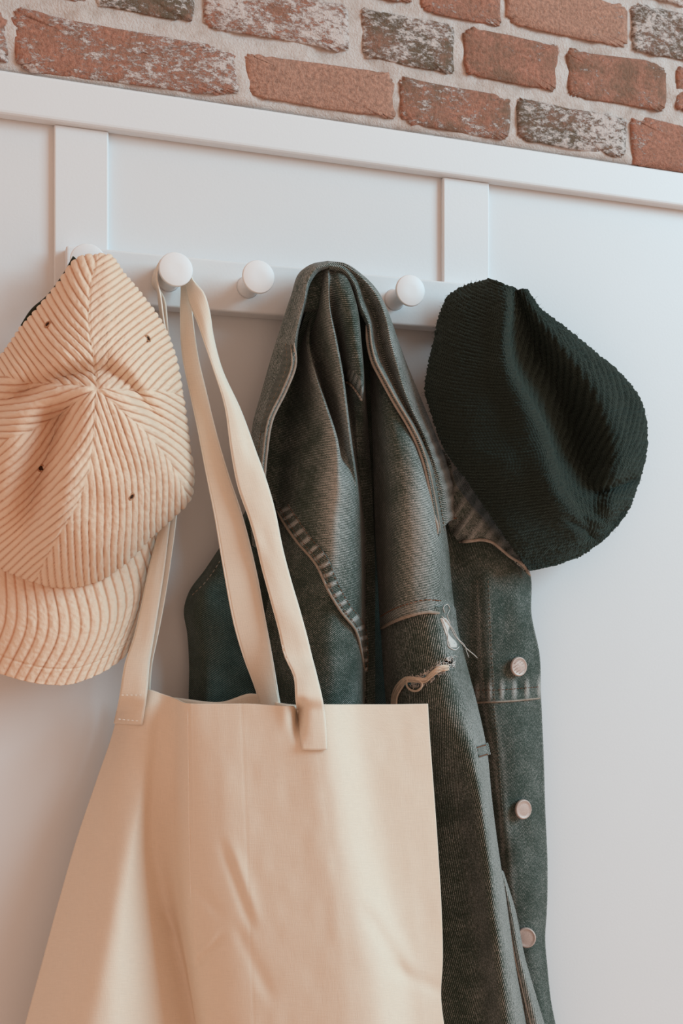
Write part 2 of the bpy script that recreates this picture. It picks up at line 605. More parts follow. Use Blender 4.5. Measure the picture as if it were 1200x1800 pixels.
# ------------------------------------------------------------------ peg rail
px_pegs = [(155, 455), (307, 470), (453, 487), (722, 515)]
KNOB_D = RAIL_D + .036
xs = [Xat(x, y, KNOB_D) for x, y in px_pegs]
x_step = (xs[3] - xs[0]) / 4
z_peg = float(np.mean([Zat(y, KNOB_D, x) for x, y in px_pegs]))
PEGX = [xs[0] + x_step * i for i in range(6)]
rail = thing('peg_rail', (PEGX[2], 0, z_rail_bot), 'white wooden peg rail with round knobs holding the hats, bag and jacket', 'peg rail')
box_obj('rail_board', (Xat(116, 470, RAIL_D), -RAIL_D, z_rail_bot), (PEGX[5] + .045, -STILE_D * 0 - .0005, z_rail_top), M_TRIM, rail, .0018)
for i, x in enumerate(PEGX):
    prof = [(.0095, 0), (.0086, .002), (.0074, .007), (.0072, .020), (.0080, .0245), (.0105, .0290), (.0128, .0324), (.0132, .0336), (.0132, .0350), (.0129, .0358), (.0125, .0360), (.004, .0360)]
    V, Fs = lathe(prof, (x, -RAIL_D, z_peg), (0, -1, 0))
    o = mesh_obj('peg', V, Fs, M_PEG, rail)

# ------------------------------------------------------------------ corduroy cap
M_CORD = cord_mat('peach_corduroy', (.91, .72, .565), (.66, .30, .155))
M_CORD_SEAM = plain_mat('peach_cotton', (.66, .40, .25), .9, .1)
M_DKSTRAP = plain_mat('dark_olive_webbing', (.03, .034, .022), .85, .2, .3, 600, .4)
M_HOLE = plain_mat('dark_eyelet_hole', (.05, .022, .012), .9, .1)
M_EYELET = plain_mat('peach_eyelet_thread', (.50, .25, .14), .9, .1)
bx, by = 170.0, 684.0
cap_loc = P([155, 470, .05])
cap = thing('corduroy_cap', cap_loc, 'peach corduroy baseball cap hanging brim down from the first peg', 'cap')
outline = [(165, 449, .088), (190, 450, .088), (216, 481, .082), (250, 522, .076), (285, 572, .07), (306, 625, .068), (320, 700, .066), (331, 780, .064), (338, 850, .062), (332, 880, .062),
           (312, 900, .062), (270, 938, .062), (212, 995, .062), (150, 1027, .062), (95, 1030, .062), (30, 1010, .06), (-35, 975, .05), (-62, 900, .042), (-60, 820, .038), (-38, 760, .036), (-8, 722, .036), (-18, 690, .036),
           (-12, 650, .04), (12, 615, .05), (36, 580, .058), (75, 535, .066), (106, 495, .076), (128, 464, .084), (145, 452, .087)]
NPH, NR = 1100, 150
oc = spline(outline + [outline[0]], 3000)
ang = np.unwrap(np.arctan2(oc[:, 1] - by, oc[:, 0] - bx))
phi = np.linspace(ang[0], ang[0] + 2 * np.pi, NPH, endpoint=False)
order = np.argsort(ang)
Rx = np.interp(phi, ang[order], np.hypot(oc[:, 0] - bx, oc[:, 1] - by)[order], period=2 * np.pi)
Rd = np.interp(phi, ang[order], oc[:, 2][order], period=2 * np.pi)
rr = np.linspace(0, 1, NR) ** .9
PH, RR = np.meshgrid(phi, rr)
RXg, RDg = np.meshgrid(Rx, rr)[0], np.meshgrid(Rd, rr)[0]
# the outermost rows turn back toward the wall (the sweatband side)
turn = np.clip((RR - .955) / .045, 0, 1)
rad = np.where(RR < .955, RR / .955, 1 - .035 * turn)
X = bx + RXg * rad * np.cos(PH)
Y = by + RXg * rad * np.sin(PH)
rc = np.clip(RR / .955, 0, 1)
D = RDg + (.128 - RDg) * (1 - rc ** 2.8) ** .68 - .012 * turn
wmid = np.clip(1 - rc ** 5, 0, 1)
# collapsed crown: the front half stands proud of the back half along a slumped ridge
ridge_x = np.array([-60, 0, 40, 100, 150, 190, 225, 250, 300, 360])
ridge_y = np.array([742, 722, 704, 680, 668, 664, 688, 716, 775, 850])
yr = np.interp(X, ridge_x, ridge_y)
step = smooth(Y - yr, -5, 20)
hollow = np.exp(-((Y - yr + 14) / 20.0) ** 2) * (1 + .9 * smooth(X, 175, 110))
side = smooth(X, 330, 215) * .85 + .15
D += wmid * side * (.024 * step - .011 * hollow)
D -= wmid * .020 * smooth(Y, yr - 20, yr - 160)
# long dent down the left front panel
t = (Y - 690) / 270
cxl = 116 - .32 * (Y - 700)
wdt = np.where(X > cxl, 24.0, 46.0)
D -= wmid * .038 * np.exp(-((X - cxl) / wdt) ** 2) * smooth(t, -.04, .16) * smooth(t, 1.15, .7)
D += wmid * .007 * np.exp(-((X - cxl - 55) / 30) ** 2) * smooth(t, 0, .4) * smooth(t, 1.2, .8)
# fold on the upper left, soft slump on the right
D -= wmid * .010 * np.exp(-((X - 62 + (Y - 640) * .35) / 26) ** 2) * smooth(Y, 590, 640) * smooth(Y, 720, 690)
D += wmid * .004 * vnoise(X / 60, Y / 60, 6)
seams = np.radians([8, 48, 101, 153, 192, 269, 368])
phd = np.mod(PH - seams[0] + .11 * np.sin(RXg * rad / 85.0 + .6), 2 * np.pi) + seams[0]
pan = np.clip(np.searchsorted(seams, phd.ravel(), side='right') - 1, 0, 5).reshape(phd.shape)
cen = ((seams[:-1] + seams[1:]) / 2)[pan]
rawr = RXg * rad
ucoord = rawr * np.sin(phd - cen) + 4.5 * np.sin(rawr / 70.0 + pan * 1.7) + 3.0 * vnoise(X / 70, Y / 70, 17)
along = rawr * np.cos(phd - cen)
sd = np.min(np.abs(phd[..., None] - seams), -1) * rawr      # distance to a seam in px
RIB = 11.9
rib = np.abs(np.cos(np.pi * ucoord / RIB)) ** .42
seamf = smooth(sd, 1.0, 5.0)
G = np.stack([X, Y, D], -1)
W = P(G)
Nn = normals_of(W)
Nn[..., :] *= np.where(Nn[..., 1:2] > 0, -1, 1)
h = .0019 * rib * (.7 + .3 * seamf) + .00035 * vnoise(along / 6, ucoord / 3, 12)
h *= smooth(rawr, 3, 12)
Wc = W + Nn * h[..., None]
capS = Sampler(G[::3, ::3])
grid_obj('crown', Wc, M_CORD, cap, thick=0.0, wear_light_tone=smooth(rib, .30, .86), close_u=True)
# brim
NB, MB_ = 130, 460
up = [(-120, 895, .024), (-76, 945, .036), (-20, 975, .046), (30, 1000, .055), (90, 1020, .061), (140, 1018, .061), (200, 994, .057), (250, 945, .050), (284, 905, .038), (298, 880, .032)]
md = [(-128, 985, .024), (-84, 1046, .036), (-20, 1085, .05), (40, 1103, .064), (95, 1110, .070), (140, 1106, .069), (190, 1080, .062), (234, 1040, .046), (270, 994, .030), (298, 918, .022)]
lw = [(-132, 1050, .024), (-90, 1122, .036), (-30, 1170, .048), (20, 1190, .060), (75, 1202, .066), (118, 1203, .066), (165, 1188, .060), (210, 1160, .046), (242, 1124, .034), (268, 1066, .022)]
Gb = None
Gb = np.stack([spline(r, NB) for r in np.stack([spline(c, MB_) for c in (up, md, lw)], 1)], 1)
ub = Gb[NB // 2, :, 0][None, :] * np.ones((NB, 1))
ub = np.linspace(0, 385, MB_)[None, :] * np.ones((NB, 1))
ribb = np.abs(np.cos(np.pi * ub / 12.9)) ** .42
Wb = P(Gb)
Nb = normals_of(Wb); Nb *= np.where(Nb[..., 1:2] > 0, -1, 1)
vv = np.linspace(0, 1, NB)[:, None] * np.ones((1, MB_))
st_groove = sum(np.exp(-((vv - c) / .008) ** 2) for c in (.84,))
Wb = Wb + Nb * (.0015 * ribb - .0009 * st_groove + .0004 * vnoise(ub / 4, vv * 40, 14))[..., None]
grid_obj('brim', Wb, M_CORD, cap, thick=.003, wear_light_tone=smooth(ribb, .30, .86))
# dark rear strap, eyelets, top button
stp = loft([[(131, 452, .080), (111, 487, .074), (82, 524, .064), (56, 546, .056), (38, 574, .05)], [(150, 470, .070), (134, 500, .064), (105, 540, .054), (78, 562, .048), (58, 588, .042)]], 30, 8)
grid_obj('rear_strap', P(stp), M_DKSTRAP, cap, 'dark olive webbing strap at the back opening', thick=.002)
for ex, ey in ((87, 573), (257, 597), (72, 822), (228, 871)):
    k = np.argmin((X - ex) ** 2 + (Y - ey) ** 2)
    n_ = Nn.reshape(-1, 3)[k]
    c_ = W.reshape(-1, 3)[k] + n_ * .0014
    V, Fs = lathe([(.0018, -.001), (.0028, -.0002), (.0029, .0005), (.0024, .0009), (.0018, .0006), (.0015, -.0004)], c_, n_, 20)
    ey_o = mesh_obj('eyelet', V, Fs, M_EYELET, cap)
    V, Fs = lathe([(.0017, -.0008), (.0017, .0005), (.0010, .0006)], c_, n_, 14)
    mesh_obj('eyelet_hole', V, Fs, M_HOLE, ey_o)
# ------------------------------------------------------------------ knitted beanie
M_KNIT = knit_mat('black_green_wool')
bean = thing('knitted_beanie', P([930, 1000, .05]), 'dark green-black ribbed knit beanie with folded cuff on the last peg', 'beanie')
BB = [
    [(866, 500, .060), (825, 512, .058), (800, 526, .058), (786, 552, .056), (776, 600, .054), (766, 650, .056), (762, 685, .060), (774, 732, .066), (797, 790, .070), (836, 846, .073), (884, 918, .072), (934, 992, .060)],
    [(858, 491, .070), (815, 503, .068), (790, 518, .066), (775, 548, .065), (763, 600, .064), (752, 650, .066), (748, 685, .070), (761, 735, .076), (785, 795, .080), (825, 850, .082), (875, 925, .080), (930, 1003, .066)],
    [(862, 491, .084), (836, 506, .086), (815, 540, .088), (802, 600, .09), (795, 655, .092), (795, 695, .094), (808, 755, .094), (832, 810, .094), (866, 866, .092), (905, 930, .090), (948, 1000, .066)],
    [(872, 493, .094), (870, 520, .102), (862, 560, .106), (856, 610, .11), (856, 660, .112), (868, 720, .113), (892, 780, .113), (918, 840, .112), (944, 890, .106), (972, 945, .088), (974, 994, .060)],
    [(892, 502, .100), (891, 540, .114), (887, 590, .120), (892, 640, .123), (914, 690, .123), (944, 750, .122), (964, 810, .122), (978, 860, .119), (1002, 900, .110), (1016, 942, .088), (1004, 984, .058)],
    [(898, 504, .093), (898, 540, .090), (896, 590, .086), (905, 640, .080), (930, 690, .074), (961, 750, .068), (980, 810, .068), (998, 855, .082), (1017, 888, .086), (1034, 930, .078), (1026, 972, .056)],
    [(906, 506, .090), (918, 545, .080), (936, 600, .066), (960, 650, .056), (986, 700, .050), (1008, 760, .046), (1018, 810, .050), (1030, 846, .064), (1046, 876, .078), (1056, 914, .074), (1042, 960, .052)],
    [(914, 508, .094), (940, 555, .096), (978, 608, .097), (1020, 660, .095), (1052, 710, .091), (1070, 760, .087), (1077, 810, .086), (1076, 848, .088), (1072, 880, .084), (1068, 916, .068), (1052, 953, .048)],
    [(920, 510, .092), (944, 547, .092), (986, 588, .092), (1036, 636, .090), (1078, 680, .086), (1102, 724, .082), (1110, 772, .080), (1106, 818, .078), (1098, 858, .074), (1082, 910, .060), (1056, 948, .045)],
    [(924, 511, .084), (944, 541, .080), (989, 576, .076), (1044, 621, .072), (1092, 662, .068), (1121, 700, .064), (1134, 750, .060), (1132, 800, .056), (1119, 850, .052), (1096, 905, .046), (1060, 946, .040)],
    [(915, 520, .046), (935, 552, .040), (978, 588, .036), (1032, 632, .034), (1080, 672, .032), (1108, 706, .030), (1121, 750, .028), (1119, 800, .027), (1107, 846, .026), (1086, 898, .026), (1050, 938, .026)],
]
NV, NU = 860, 150
Gh = loft(BB, NV, NU)
def pinch(x0, y0, x1, y1, w, a):
    ux, uy = x1 - x0, y1 - y0
    L = math.hypot(ux, uy); ux /= L; uy /= L
    s = (Gh[..., 0] - x0) * ux + (Gh[..., 1] - y0) * uy
    q = -(Gh[..., 0] - x0) * uy + (Gh[..., 1] - y0) * ux
    return a * np.exp(-(q / w) ** 2) * smooth(s, -.3 * L, .2 * L) * smooth(s, 1.2 * L, .75 * L)


Gh[..., 2] += pinch(1046, 872, 1122, 838, 10, -.012) + pinch(1046, 846, 1116, 806, 14, .006) + pinch(1056, 898, 1108, 872, 12, .006) + pinch(1062, 930, 1100, 890, 7, -.006) + pinch(1000, 912, 1046, 946, 7, -.007) + pinch(1012, 896, 1062, 924, 8, .004)
uu = np.linspace(0, len(BB) - 1, NU)[None, :] * np.ones((NV, 1))
sv = np.linspace(0, 1, NV)[:, None] * np.ones((1, NU))
Gh[..., 2] += .004 * vnoise(Gh[..., 0] / 55, Gh[..., 1] / 55, 31) * smooth(uu, .8, 1.6) * smooth(uu, 9, 8)
phase = np.where(uu < 4.35, sv * 92 + .3 * vnoise(sv * 26, uu, 33), uu * 3.6 + sv * 24 + .3 * vnoise(sv * 14, uu * 2, 34))
ribk = np.abs(np.sin(np.pi * phase)) ** .8
ramp_ = np.where(uu < 4.35, .00065, .0019)
Wh = P(Gh)
Nh = normals_of(Wh); 
if Nh.mean((0, 1))[1] > 0: Nh = -Nh
Wh = Wh + Nh * (ramp_ * ribk * smooth(uu, -.2, .6) + .0007 * vnoise(Gh[..., 0] / 3.0, Gh[..., 1] / 3.0, 35))[..., None]
grid_obj('knit_body', Wh, M_KNIT, bean, wear_light_tone=ribk * np.where(uu < 4.35, .55, 1.0))
cuffS = Sampler(Gh[::3, ::2])
# loose wool fibres at the silhouette
VV, FF, off = [], [], 0
for _ in range(700):
    i = random.randrange(20, NV - 20); j = random.choice([random.randrange(12, 22), random.randrange(NU - 36, NU - 16), random.randrange(20, NU - 20)])
    p0 = Wh[i, j]; n0 = Nh[i, j] + np.array([random.uniform(-.9, .9) for _ in range(3)])
    L = random.uniform(.0008, .0022)
    tip = np.array([random.uniform(-1, 1) for _ in range(3)]) * L * .5
    seg = np.array([p0 - n0 * .0005, p0 + n0 * L * .5, p0 + n0 * L * .8 + tip])
    V, Fs = tube_geo(seg, [.00012, .0001, .00005], 3, False)
    VV.append(V); FF += [tuple(q + off for q in f) for f in Fs]; off += len(V)
mesh_obj('wool_fuzz', np.concatenate(VV), FF, M_KNIT, bean, 'stray wool fibres', kind='stuff')

# ------------------------------------------------------------------ denim jacket
jac = thing('denim_jacket', P([600, 1230, .04]), 'washed dark green-grey denim jacket hung by its collar from the fourth peg', 'jacket')
D_YOKE = denim_mat('denim_left_yoke', -6, .0013, bias=-.06)
D_LOW = denim_mat('denim_left_front', 34, .0013, bias=-.03)
D_RIGHT = denim_mat('denim_right_yoke', -10, .0013, bias=-.04)
D_SLEEVE = denim_mat('denim_sleeve', 68, .0017, bias=.03)
D_COLLAR = denim_mat('denim_collar', -34, .0014, bias=.06, fade=.7)
D_COLLAR2 = denim_mat('denim_collar_wing', -30, .0014, bias=.06, fade=.7)
D_PLK = denim_mat('denim_placket', 60, .0013, bias=.04, contrast=.8)
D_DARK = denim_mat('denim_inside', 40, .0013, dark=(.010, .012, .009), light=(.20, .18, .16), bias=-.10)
M_HEM = plain_mat('worn_denim_edge', (.36, .29, .235), .9, .1, .45, 500, .4)
M_HEM2 = plain_mat('pale_rolled_edge', (.44, .36, .30), .9, .1, .4, 500, .4)
M_THREAD = plain_mat('tan_thread', (.25, .20, .15), .8, .2, .2, 500, .2)
M_RUST = plain_mat('rust_thread', (.20, .095, .055), .8, .2, .2, 500, .2)
M_DKTHREAD = plain_mat('dark_seam_groove', (.030, .034, .028), .9, .1, .2, 500, .2)
M_FRAY = plain_mat('pale_cotton_fray', (.66, .60, .55), .9, .1, .15, 500, .2)
M_CREAM = plain_mat('cream_yarn', (.72, .58, .46), .9, .1, .15, 500, .2)
M_BTN = plain_mat('brushed_copper_button', (.60, .46, .40), .5, .5, .2, 900, .25, .25)


def longer(curves, y_end):
    """Carry the last stretch of each column on down to y_end."""
    out = []
    for c in curves:
        (x0, y0, d0), (x1, y1, d1) = c[-2], c[-1]
        k = (y_end - y1) / (y1 - y0)
        out.append(list(c) + [(x1 + (x1 - x0) * k * .8, y_end, d1 + (d1 - d0) * k * .3)])
    return out


def line(S, pts, n, lift):
    return P(S(spline([(x, y, 0) for x, y in pts], n), lift))


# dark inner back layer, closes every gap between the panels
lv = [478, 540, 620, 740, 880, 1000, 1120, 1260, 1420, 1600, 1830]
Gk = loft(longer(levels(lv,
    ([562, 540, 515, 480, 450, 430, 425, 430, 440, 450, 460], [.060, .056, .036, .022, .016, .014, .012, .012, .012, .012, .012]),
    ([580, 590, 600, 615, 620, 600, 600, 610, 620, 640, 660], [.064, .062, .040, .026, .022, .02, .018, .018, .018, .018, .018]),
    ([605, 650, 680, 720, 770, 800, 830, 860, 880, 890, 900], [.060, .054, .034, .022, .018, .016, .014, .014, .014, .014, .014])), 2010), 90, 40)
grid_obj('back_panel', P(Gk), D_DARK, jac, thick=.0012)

# left sleeve hanging behind the bag
Gs = loft([
    [(452, 868, .020), (420, 915, .020), (385, 964, .022), (358, 1004, .022), (332, 1040, .022), (323, 1070, .020), (329, 1115, .018), (332, 1170, .018), (331, 1240, .018), (332, 1340, .018), (335, 1480, .018)],
    [(460, 870, .034), (432, 918, .036), (402, 968, .040), (380, 1012, .044), (360, 1052, .046), (355, 1085, .044), (360, 1125, .040), (366, 1180, .038), (366, 1250, .036), (368, 1350, .036), (370, 1480, .034)],
    [(480, 880, .036), (460, 925, .040), (440, 975, .044), (425, 1020, .046), (418, 1065, .046), (418, 1100, .044), (420, 1140, .042), (424, 1190, .042), (424, 1250, .040), (425, 1350, .038), (428, 1480, .036)],
    [(500, 890, .030), (495, 930, .032), (490, 980, .034), (486, 1030, .034), (484, 1070, .034), (482, 1110, .034), (482, 1150, .034), (484, 1200, .034), (484, 1260, .034), (484, 1360, .034), (486, 1480, .034)]], 120, 60)
Gs[..., 2] += .003 * vnoise(Gs[..., 0] / 40, Gs[..., 1] / 50, 41)
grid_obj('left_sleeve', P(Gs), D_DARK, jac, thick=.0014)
slS = Sampler(Gs)
dashes_obj('sleeve_stitching', [line(slS, [(338, 1046), (362, 1022), (392, 978)], 30, .0006)], .0005, .003, .0016, M_THREAD, jac)

# left front: yoke above the slanted seam, front panel below it
ys = [470, 500, 540, 600, 660, 720, 780, 850, 920, 1000, 1100, 1260]
FE = [
    ([552, 545, 530, 515, 500, 478, 464, 458, 450, 444, 440, 438], [.050, .048, .044, .040, .036, .034, .032, .032, .032, .032, .032, .032]),
    ([557, 551, 540, 526, 517, 503, 494, 490, 484, 480, 476, 476], [.052, .050, .044, .036, .032, .030, .030, .034, .038, .042, .044, .044]),
    ([560, 556, 546, 533, 534, 538, 536, 530, 524, 520, 518, 518], [.054, .052, .046, .044, .050, .056, .062, .068, .072, .074, .076, .076]),
    ([562, 560, 551, 541, 555, 574, 590, 588, 580, 576, 574, 574], [.058, .056, .052, .066, .084, .096, .103, .106, .104, .101, .098, .095]),
    ([565, 563, 556, 544, 558, 577, 594, 610, 606, 604, 604, 604], [.060, .058, .050, .046, .048, .056, .076, .100, .102, .100, .096, .092]),
    ([570, 568, 563, 560, 570, 584, 602, 621, 624, 626, 626, 626], [.070, .074, .074, .064, .062, .066, .080, .092, .092, .090, .088, .084]),
    ([577, 577, 579, 590, 601, 609, 617, 628, 634, 636, 636, 636], [.074, .086, .095, .099, .100, .098, .093, .086, .076, .074, .072, .070]),
    ([582, 581, 582, 593, 604, 612, 620, 631, 639, 641, 641, 641], [.070, .078, .074, .058, .050, .046, .044, .042, .038, .036, .036, .036]),
    ([594, 599, 604, 608, 616, 624, 628, 636, 644, 646, 646, 646], [.074, .088, .094, .090, .080, .060, .046, .038, .034, .034, .034, .034]),
    ([604, 614, 625, 632, 637, 638, 640, 644, 649, 652, 652, 652], [.070, .084, .092, .096, .094, .062, .042, .034, .032, .032, .032, .032]),
    ([609, 618, 629, 636, 641, 645, 649, 653, 656, 659, 659, 659], [.054, .052, .048, .044, .040, .034, .030, .030, .030, .030, .030, .030])]
Gf = loft(levels(ys, *FE), 300, 240)
Gf[..., 2] = np.maximum(Gf[..., 2], .066 * smooth(Gf[..., 1], 575, 540))
Gf[..., 2] += .0016 * vnoise(Gf[..., 0] / 26, Gf[..., 1] / 60, 43)
sx = [440, 470, 492, 520, 555, 578, 600, 625, 636, 640, 645, 670]
sy = [830, 872, 905, 948, 990, 1038, 1074, 1105, 1150, 1185, 1260, 1300]
ysm = np.interp(Gf[..., 0], sx, sy)
yk = Gf[..., 1] < ysm + 2
lowk = Gf[..., 1] > ysm - 30
wear_light_tone = .22 * np.exp(-((Gf[..., 1] - ysm + 6) / 10) ** 2) + .50 * np.exp(-((Gf[..., 0] - 592) / 30) ** 2 - ((Gf[..., 1] - 870) / 120) ** 2) + .28 * np.exp(-((Gf[..., 0] - np.interp(Gf[..., 1], [480, 540, 600, 660, 720, 780], [576, 577, 587, 598, 606, 614])) / 9) ** 2) * smooth(Gf[..., 1], 820, 760) + .25 * np.exp(-((Gf[..., 0] - np.interp(Gf[..., 1], [590, 660, 720, 780], [539, 552, 570, 588])) / 10) ** 2) * smooth(Gf[..., 1], 590, 640)  # seam fade, plus fold crests painted paler as light and some wear
grid_obj('left_yoke', P(Gf), D_YOKE, jac, thick=.0014, keep=yk, wear_light_tone=wear_light_tone)
Gf2 = Gf.copy(); Gf2[..., 2] -= .0032
grid_obj('left_front_panel', P(Gf2), D_LOW, jac, thick=.0014, keep=lowk)
fS = Sampler(Gf[::2, ::2])
# felled seam strip with puckers along the slanted yoke edge
seamL = spline([(486, 897, 0), (492, 908, 0), (520, 950, 0), (555, 992, 0), (578, 1040, 0), (600, 1076, 0), (625, 1108, 0), (636, 1152, 0), (640, 1185, 0)], 220)
tt = np.gradient(seamL, axis=0); tt /= np.linalg.norm(tt[:, :2], axis=1)[:, None]
nn = np.stack([tt[:, 1], -tt[:, 0], 0 * tt[:, 0]], 1)
width = np.interp(np.linspace(0, 1, 220), [0, .1, .75, 1], [24, 26, 20, 6])
strip = np.stack([seamL + nn * (width * k)[:, None] for k in np.linspace(0, 1, 12)], 1)
flat = fS(strip.reshape(-1, 3)).reshape(220, 12, 3)
sarc = np.arange(220) / 220 * 330
puck = np.maximum(0, np.sin(sarc / 17.5 * 2 * np.pi + 1.2 * vnoise(sarc / 30, sarc * 0, 44)))[:, None] * np.sin(np.linspace(0, np.pi, 12))[None] ** .8
flat[..., 2] += .0011 + .0028 * puck
grid_obj('yoke_seam', P(flat), D_YOKE, jac, thick=.001, wear_light_tone=.05 + 1.3 * puck ** 1.3)
stS = Sampler(flat)
tube_obj('yoke_hem', line(stS, [(486, 897), (492, 908), (520, 950), (555, 992), (578, 1040), (600, 1076), (625, 1108), (636, 1152), (640, 1178)], 120, .0004), .0011, M_HEM, jac, 'worn pale hem of the yoke')
dashes_obj('yoke_stitching', [P(np.stack([stS(flat[:, k])[:, 0], stS(flat[:, k])[:, 1], stS(flat[:, k])[:, 2] + .0006], 1)) for k in (3, 10)], .00030, .0026, .0014, M_RUST, jac)
# small flap seam in the centre fold
capf = line(fS, [(606, 670), (616, 676), (626, 688), (636, 705)], 30, .0012)
tube_obj('pocket_hem', capf, .0011, M_HEM, jac)
pk = fS(np.array([[(604 + a * 32 + b * 8, 668 + a * a * 36 - b * 20, 0) for b in np.linspace(0, 1, 6)] for a in np.linspace(0, 1, 24)]).reshape(-1, 3)).reshape(24, 6, 3)
pw = (np.sin(np.linspace(0, 5 * np.pi, 24)) ** 2)[:, None] * np.sin(np.linspace(.2, np.pi, 6))[None]
pk[..., 2] += .001 + .0015 * pw
grid_obj('pocket_seam', P(pk), D_YOKE, jac, thick=.001, wear_light_tone=.1 + .7 * pw)

# right side: yoke part, then the sleeve below it
yr_ = [520, 580, 640, 720, 800, 880, 960, 1030, 1110]
GR = [
    ([632, 642, 649, 652, 655, 657, 660, 664, 668], [.030, .030, .030, .030, .030, .030, .030, .032, .034]),
    ([636, 646, 654, 660, 665, 670, 674, 677, 681], [.036, .040, .044, .050, .054, .058, .060, .062, .064]),
    ([640, 651, 660, 672, 682, 690, 695, 698, 702], [.040, .048, .060, .076, .087, .093, .095, .096, .096]),
    ([646, 657, 669, 690, 708, 720, 728, 732, 738], [.040, .050, .064, .087, .103, .110, .112, .112, .111]),
    ([650, 663, 680, 708, 734, 753, 764, 770, 778], [.034, .042, .054, .080, .100, .108, .109, .108, .106]),
    ([655, 670, 688, 718, 750, 774, 788, 794, 804], [.026, .028, .030, .040, .056, .066, .066, .064, .060])]
Gr = loft(levels(yr_, *GR), 220, 120)
Gr[..., 2] += .0014 * vnoise(Gr[..., 0] / 30, Gr[..., 1] / 70, 45)
s2x, s2y = [640, 668, 685, 722, 750, 775, 800, 830], [1120, 1106, 1096, 1082, 1076, 1078, 1088, 1100]
ys2 = np.interp(Gr[..., 0], s2x, s2y)
wr = .55 * np.exp(-((Gr[..., 0] - 742) / 34) ** 2 - ((Gr[..., 1] - 930) / 140) ** 2) + .20 * np.exp(-((Gr[..., 1] - ys2 + 14) / 14) ** 2)  # crest painted lighter as if lit, part fade; worn along the seam
grid_obj('right_yoke', P(Gr), D_RIGHT, jac, thick=.0014, keep=Gr[..., 1] < ys2 + 2, wear_light_tone=wr)
rS = Sampler(Gr[::2, ::2])
seamR = [(668, 1106), (685, 1096), (722, 1082), (750, 1076), (775, 1078)]
tube_obj('right_yoke_hem', line(rS, seamR, 60, .0006), .0013, M_HEM, jac, 'worn pale hem of the yoke')
dashes_obj('right_yoke_stitching', [line(rS, [(x, y - 22 + i * 0) for i, (x, y) in enumerate(seamR)], 60, .0009)], .0005, .0026, .0014, M_RUST, jac)

ysl = [1066, 1100, 1160, 1235, 1320, 1400, 1500, 1600, 1700, 1830]
HS = [
    ([664, 668, 672, 678, 688, 698, 708, 718, 728, 740], [.034, .034, .036, .038, .040, .040, .040, .040, .040, .040]),
    ([681, 684, 692, 704, 724, 742, 760, 774, 786, 798], [.066, .066, .070, .072, .068, .060, .054, .050, .046, .044]),
    ([710, 714, 726, 744, 774, 794, 812, 826, 838, 850], [.094, .094, .096, .098, .092, .084, .078, .072, .066, .062]),
    ([752, 756, 768, 786, 816, 834, 848, 860, 872, 886], [.112, .112, .113, .114, .113, .111, .109, .106, .102, .098]),
    ([778, 782, 796, 815, 838, 851, 865, 879, 893, 912], [.107, .107, .108, .109, .109, .108, .106, .104, .101, .098]),
    ([800, 804, 818, 838, 856, 864, 877, 893, 908, 930], [.058, .058, .060, .064, .068, .070, .070, .070, .070, .070])]
Gl = loft(longer(levels(ysl, *HS), 2020), 420, 130)
Gl[..., 2] -= .0026
Gl[..., 2] += .0014 * vnoise(Gl[..., 0] / 34, Gl[..., 1] / 80, 47)
ysl2 = np.interp(Gl[..., 0], s2x, s2y)
# the tear: a slit whose lower lip is pushed in
rx, ry = [690, 715, 740, 765, 785, 800], [1206, 1200, 1196, 1182, 1166, 1160]
yrip = np.interp(Gl[..., 0], rx, ry)
inr = (Gl[..., 0] > 700) & (Gl[..., 0] < 796)
slit = inr & (np.abs(Gl[..., 1] - yrip) < 4.5)
Gl[..., 2] += np.where(inr, .0028 * np.exp(-((Gl[..., 1] - yrip + 9) / 7) ** 2) - .002 * np.exp(-((Gl[..., 1] - yrip - 6) / 6) ** 2), 0)
wl = np.where(inr, .55 * np.exp(-((Gl[..., 1] - yrip) / 9) ** 2) * smooth(Gl[..., 0], 720, 770), 0) + .3 * np.exp(-((Gl[..., 0] - 790) / 14) ** 2 - ((Gl[..., 1] - 1130) / 34) ** 2)
ul_ = (np.arange(130) / 129)[None] * np.ones((Gl.shape[0], 1))
wl += (.34 * smooth(ul_, .62, .85) - .10 * smooth(ul_, .5, .2)) * smooth(Gl[..., 1], 1180, 1300)  # faded outer edge with light painted in, shade painted on the left side
grid_obj('right_sleeve', P(Gl), D_SLEEVE, jac, thick=.0014, keep=(Gl[..., 1] > ysl2 - 20) & ~slit, wear_light_tone=wl)
lS = Sampler(Gl[::2, ::2])
# pale bare patch and fray along the tear
patch = np.array([[(774 + 18 * a + b * (9 + 4 * math.sin(a * 9)), 1086 + 52 * a, 0) for b in np.linspace(0, 1, 7)] for a in np.linspace(0, 1, 30)])
patch = lS(patch.reshape(-1, 3)).reshape(30, 7, 3); patch[..., 2] += .0012 + .0008 * vnoise(patch[..., 0] / 3, patch[..., 1] / 3, 48)
grid_obj('bare_patch', P(patch), M_FRAY, jac, 'white bare threads where the denim is worn through', thick=.0006)
for pts, r in (
    ([(776, 1082), (790, 1100), (800, 1118), (812, 1132), (822, 1142), (834, 1152), (839, 1157)], .00042),
    ([(783, 1088), (796, 1106), (806, 1124), (816, 1134), (820, 1146), (824, 1156)], .00035),
    ([(782, 1078), (779, 1068), (786, 1062), (790, 1070), (786, 1082), (792, 1096)], .00035),
    ([(776, 1086), (786, 1112), (790, 1138), (800, 1142), (808, 1136)], .0004)):
    tube_obj('frayed_thread', line(lS, pts, 40, .0022), r, M_FRAY, jac)
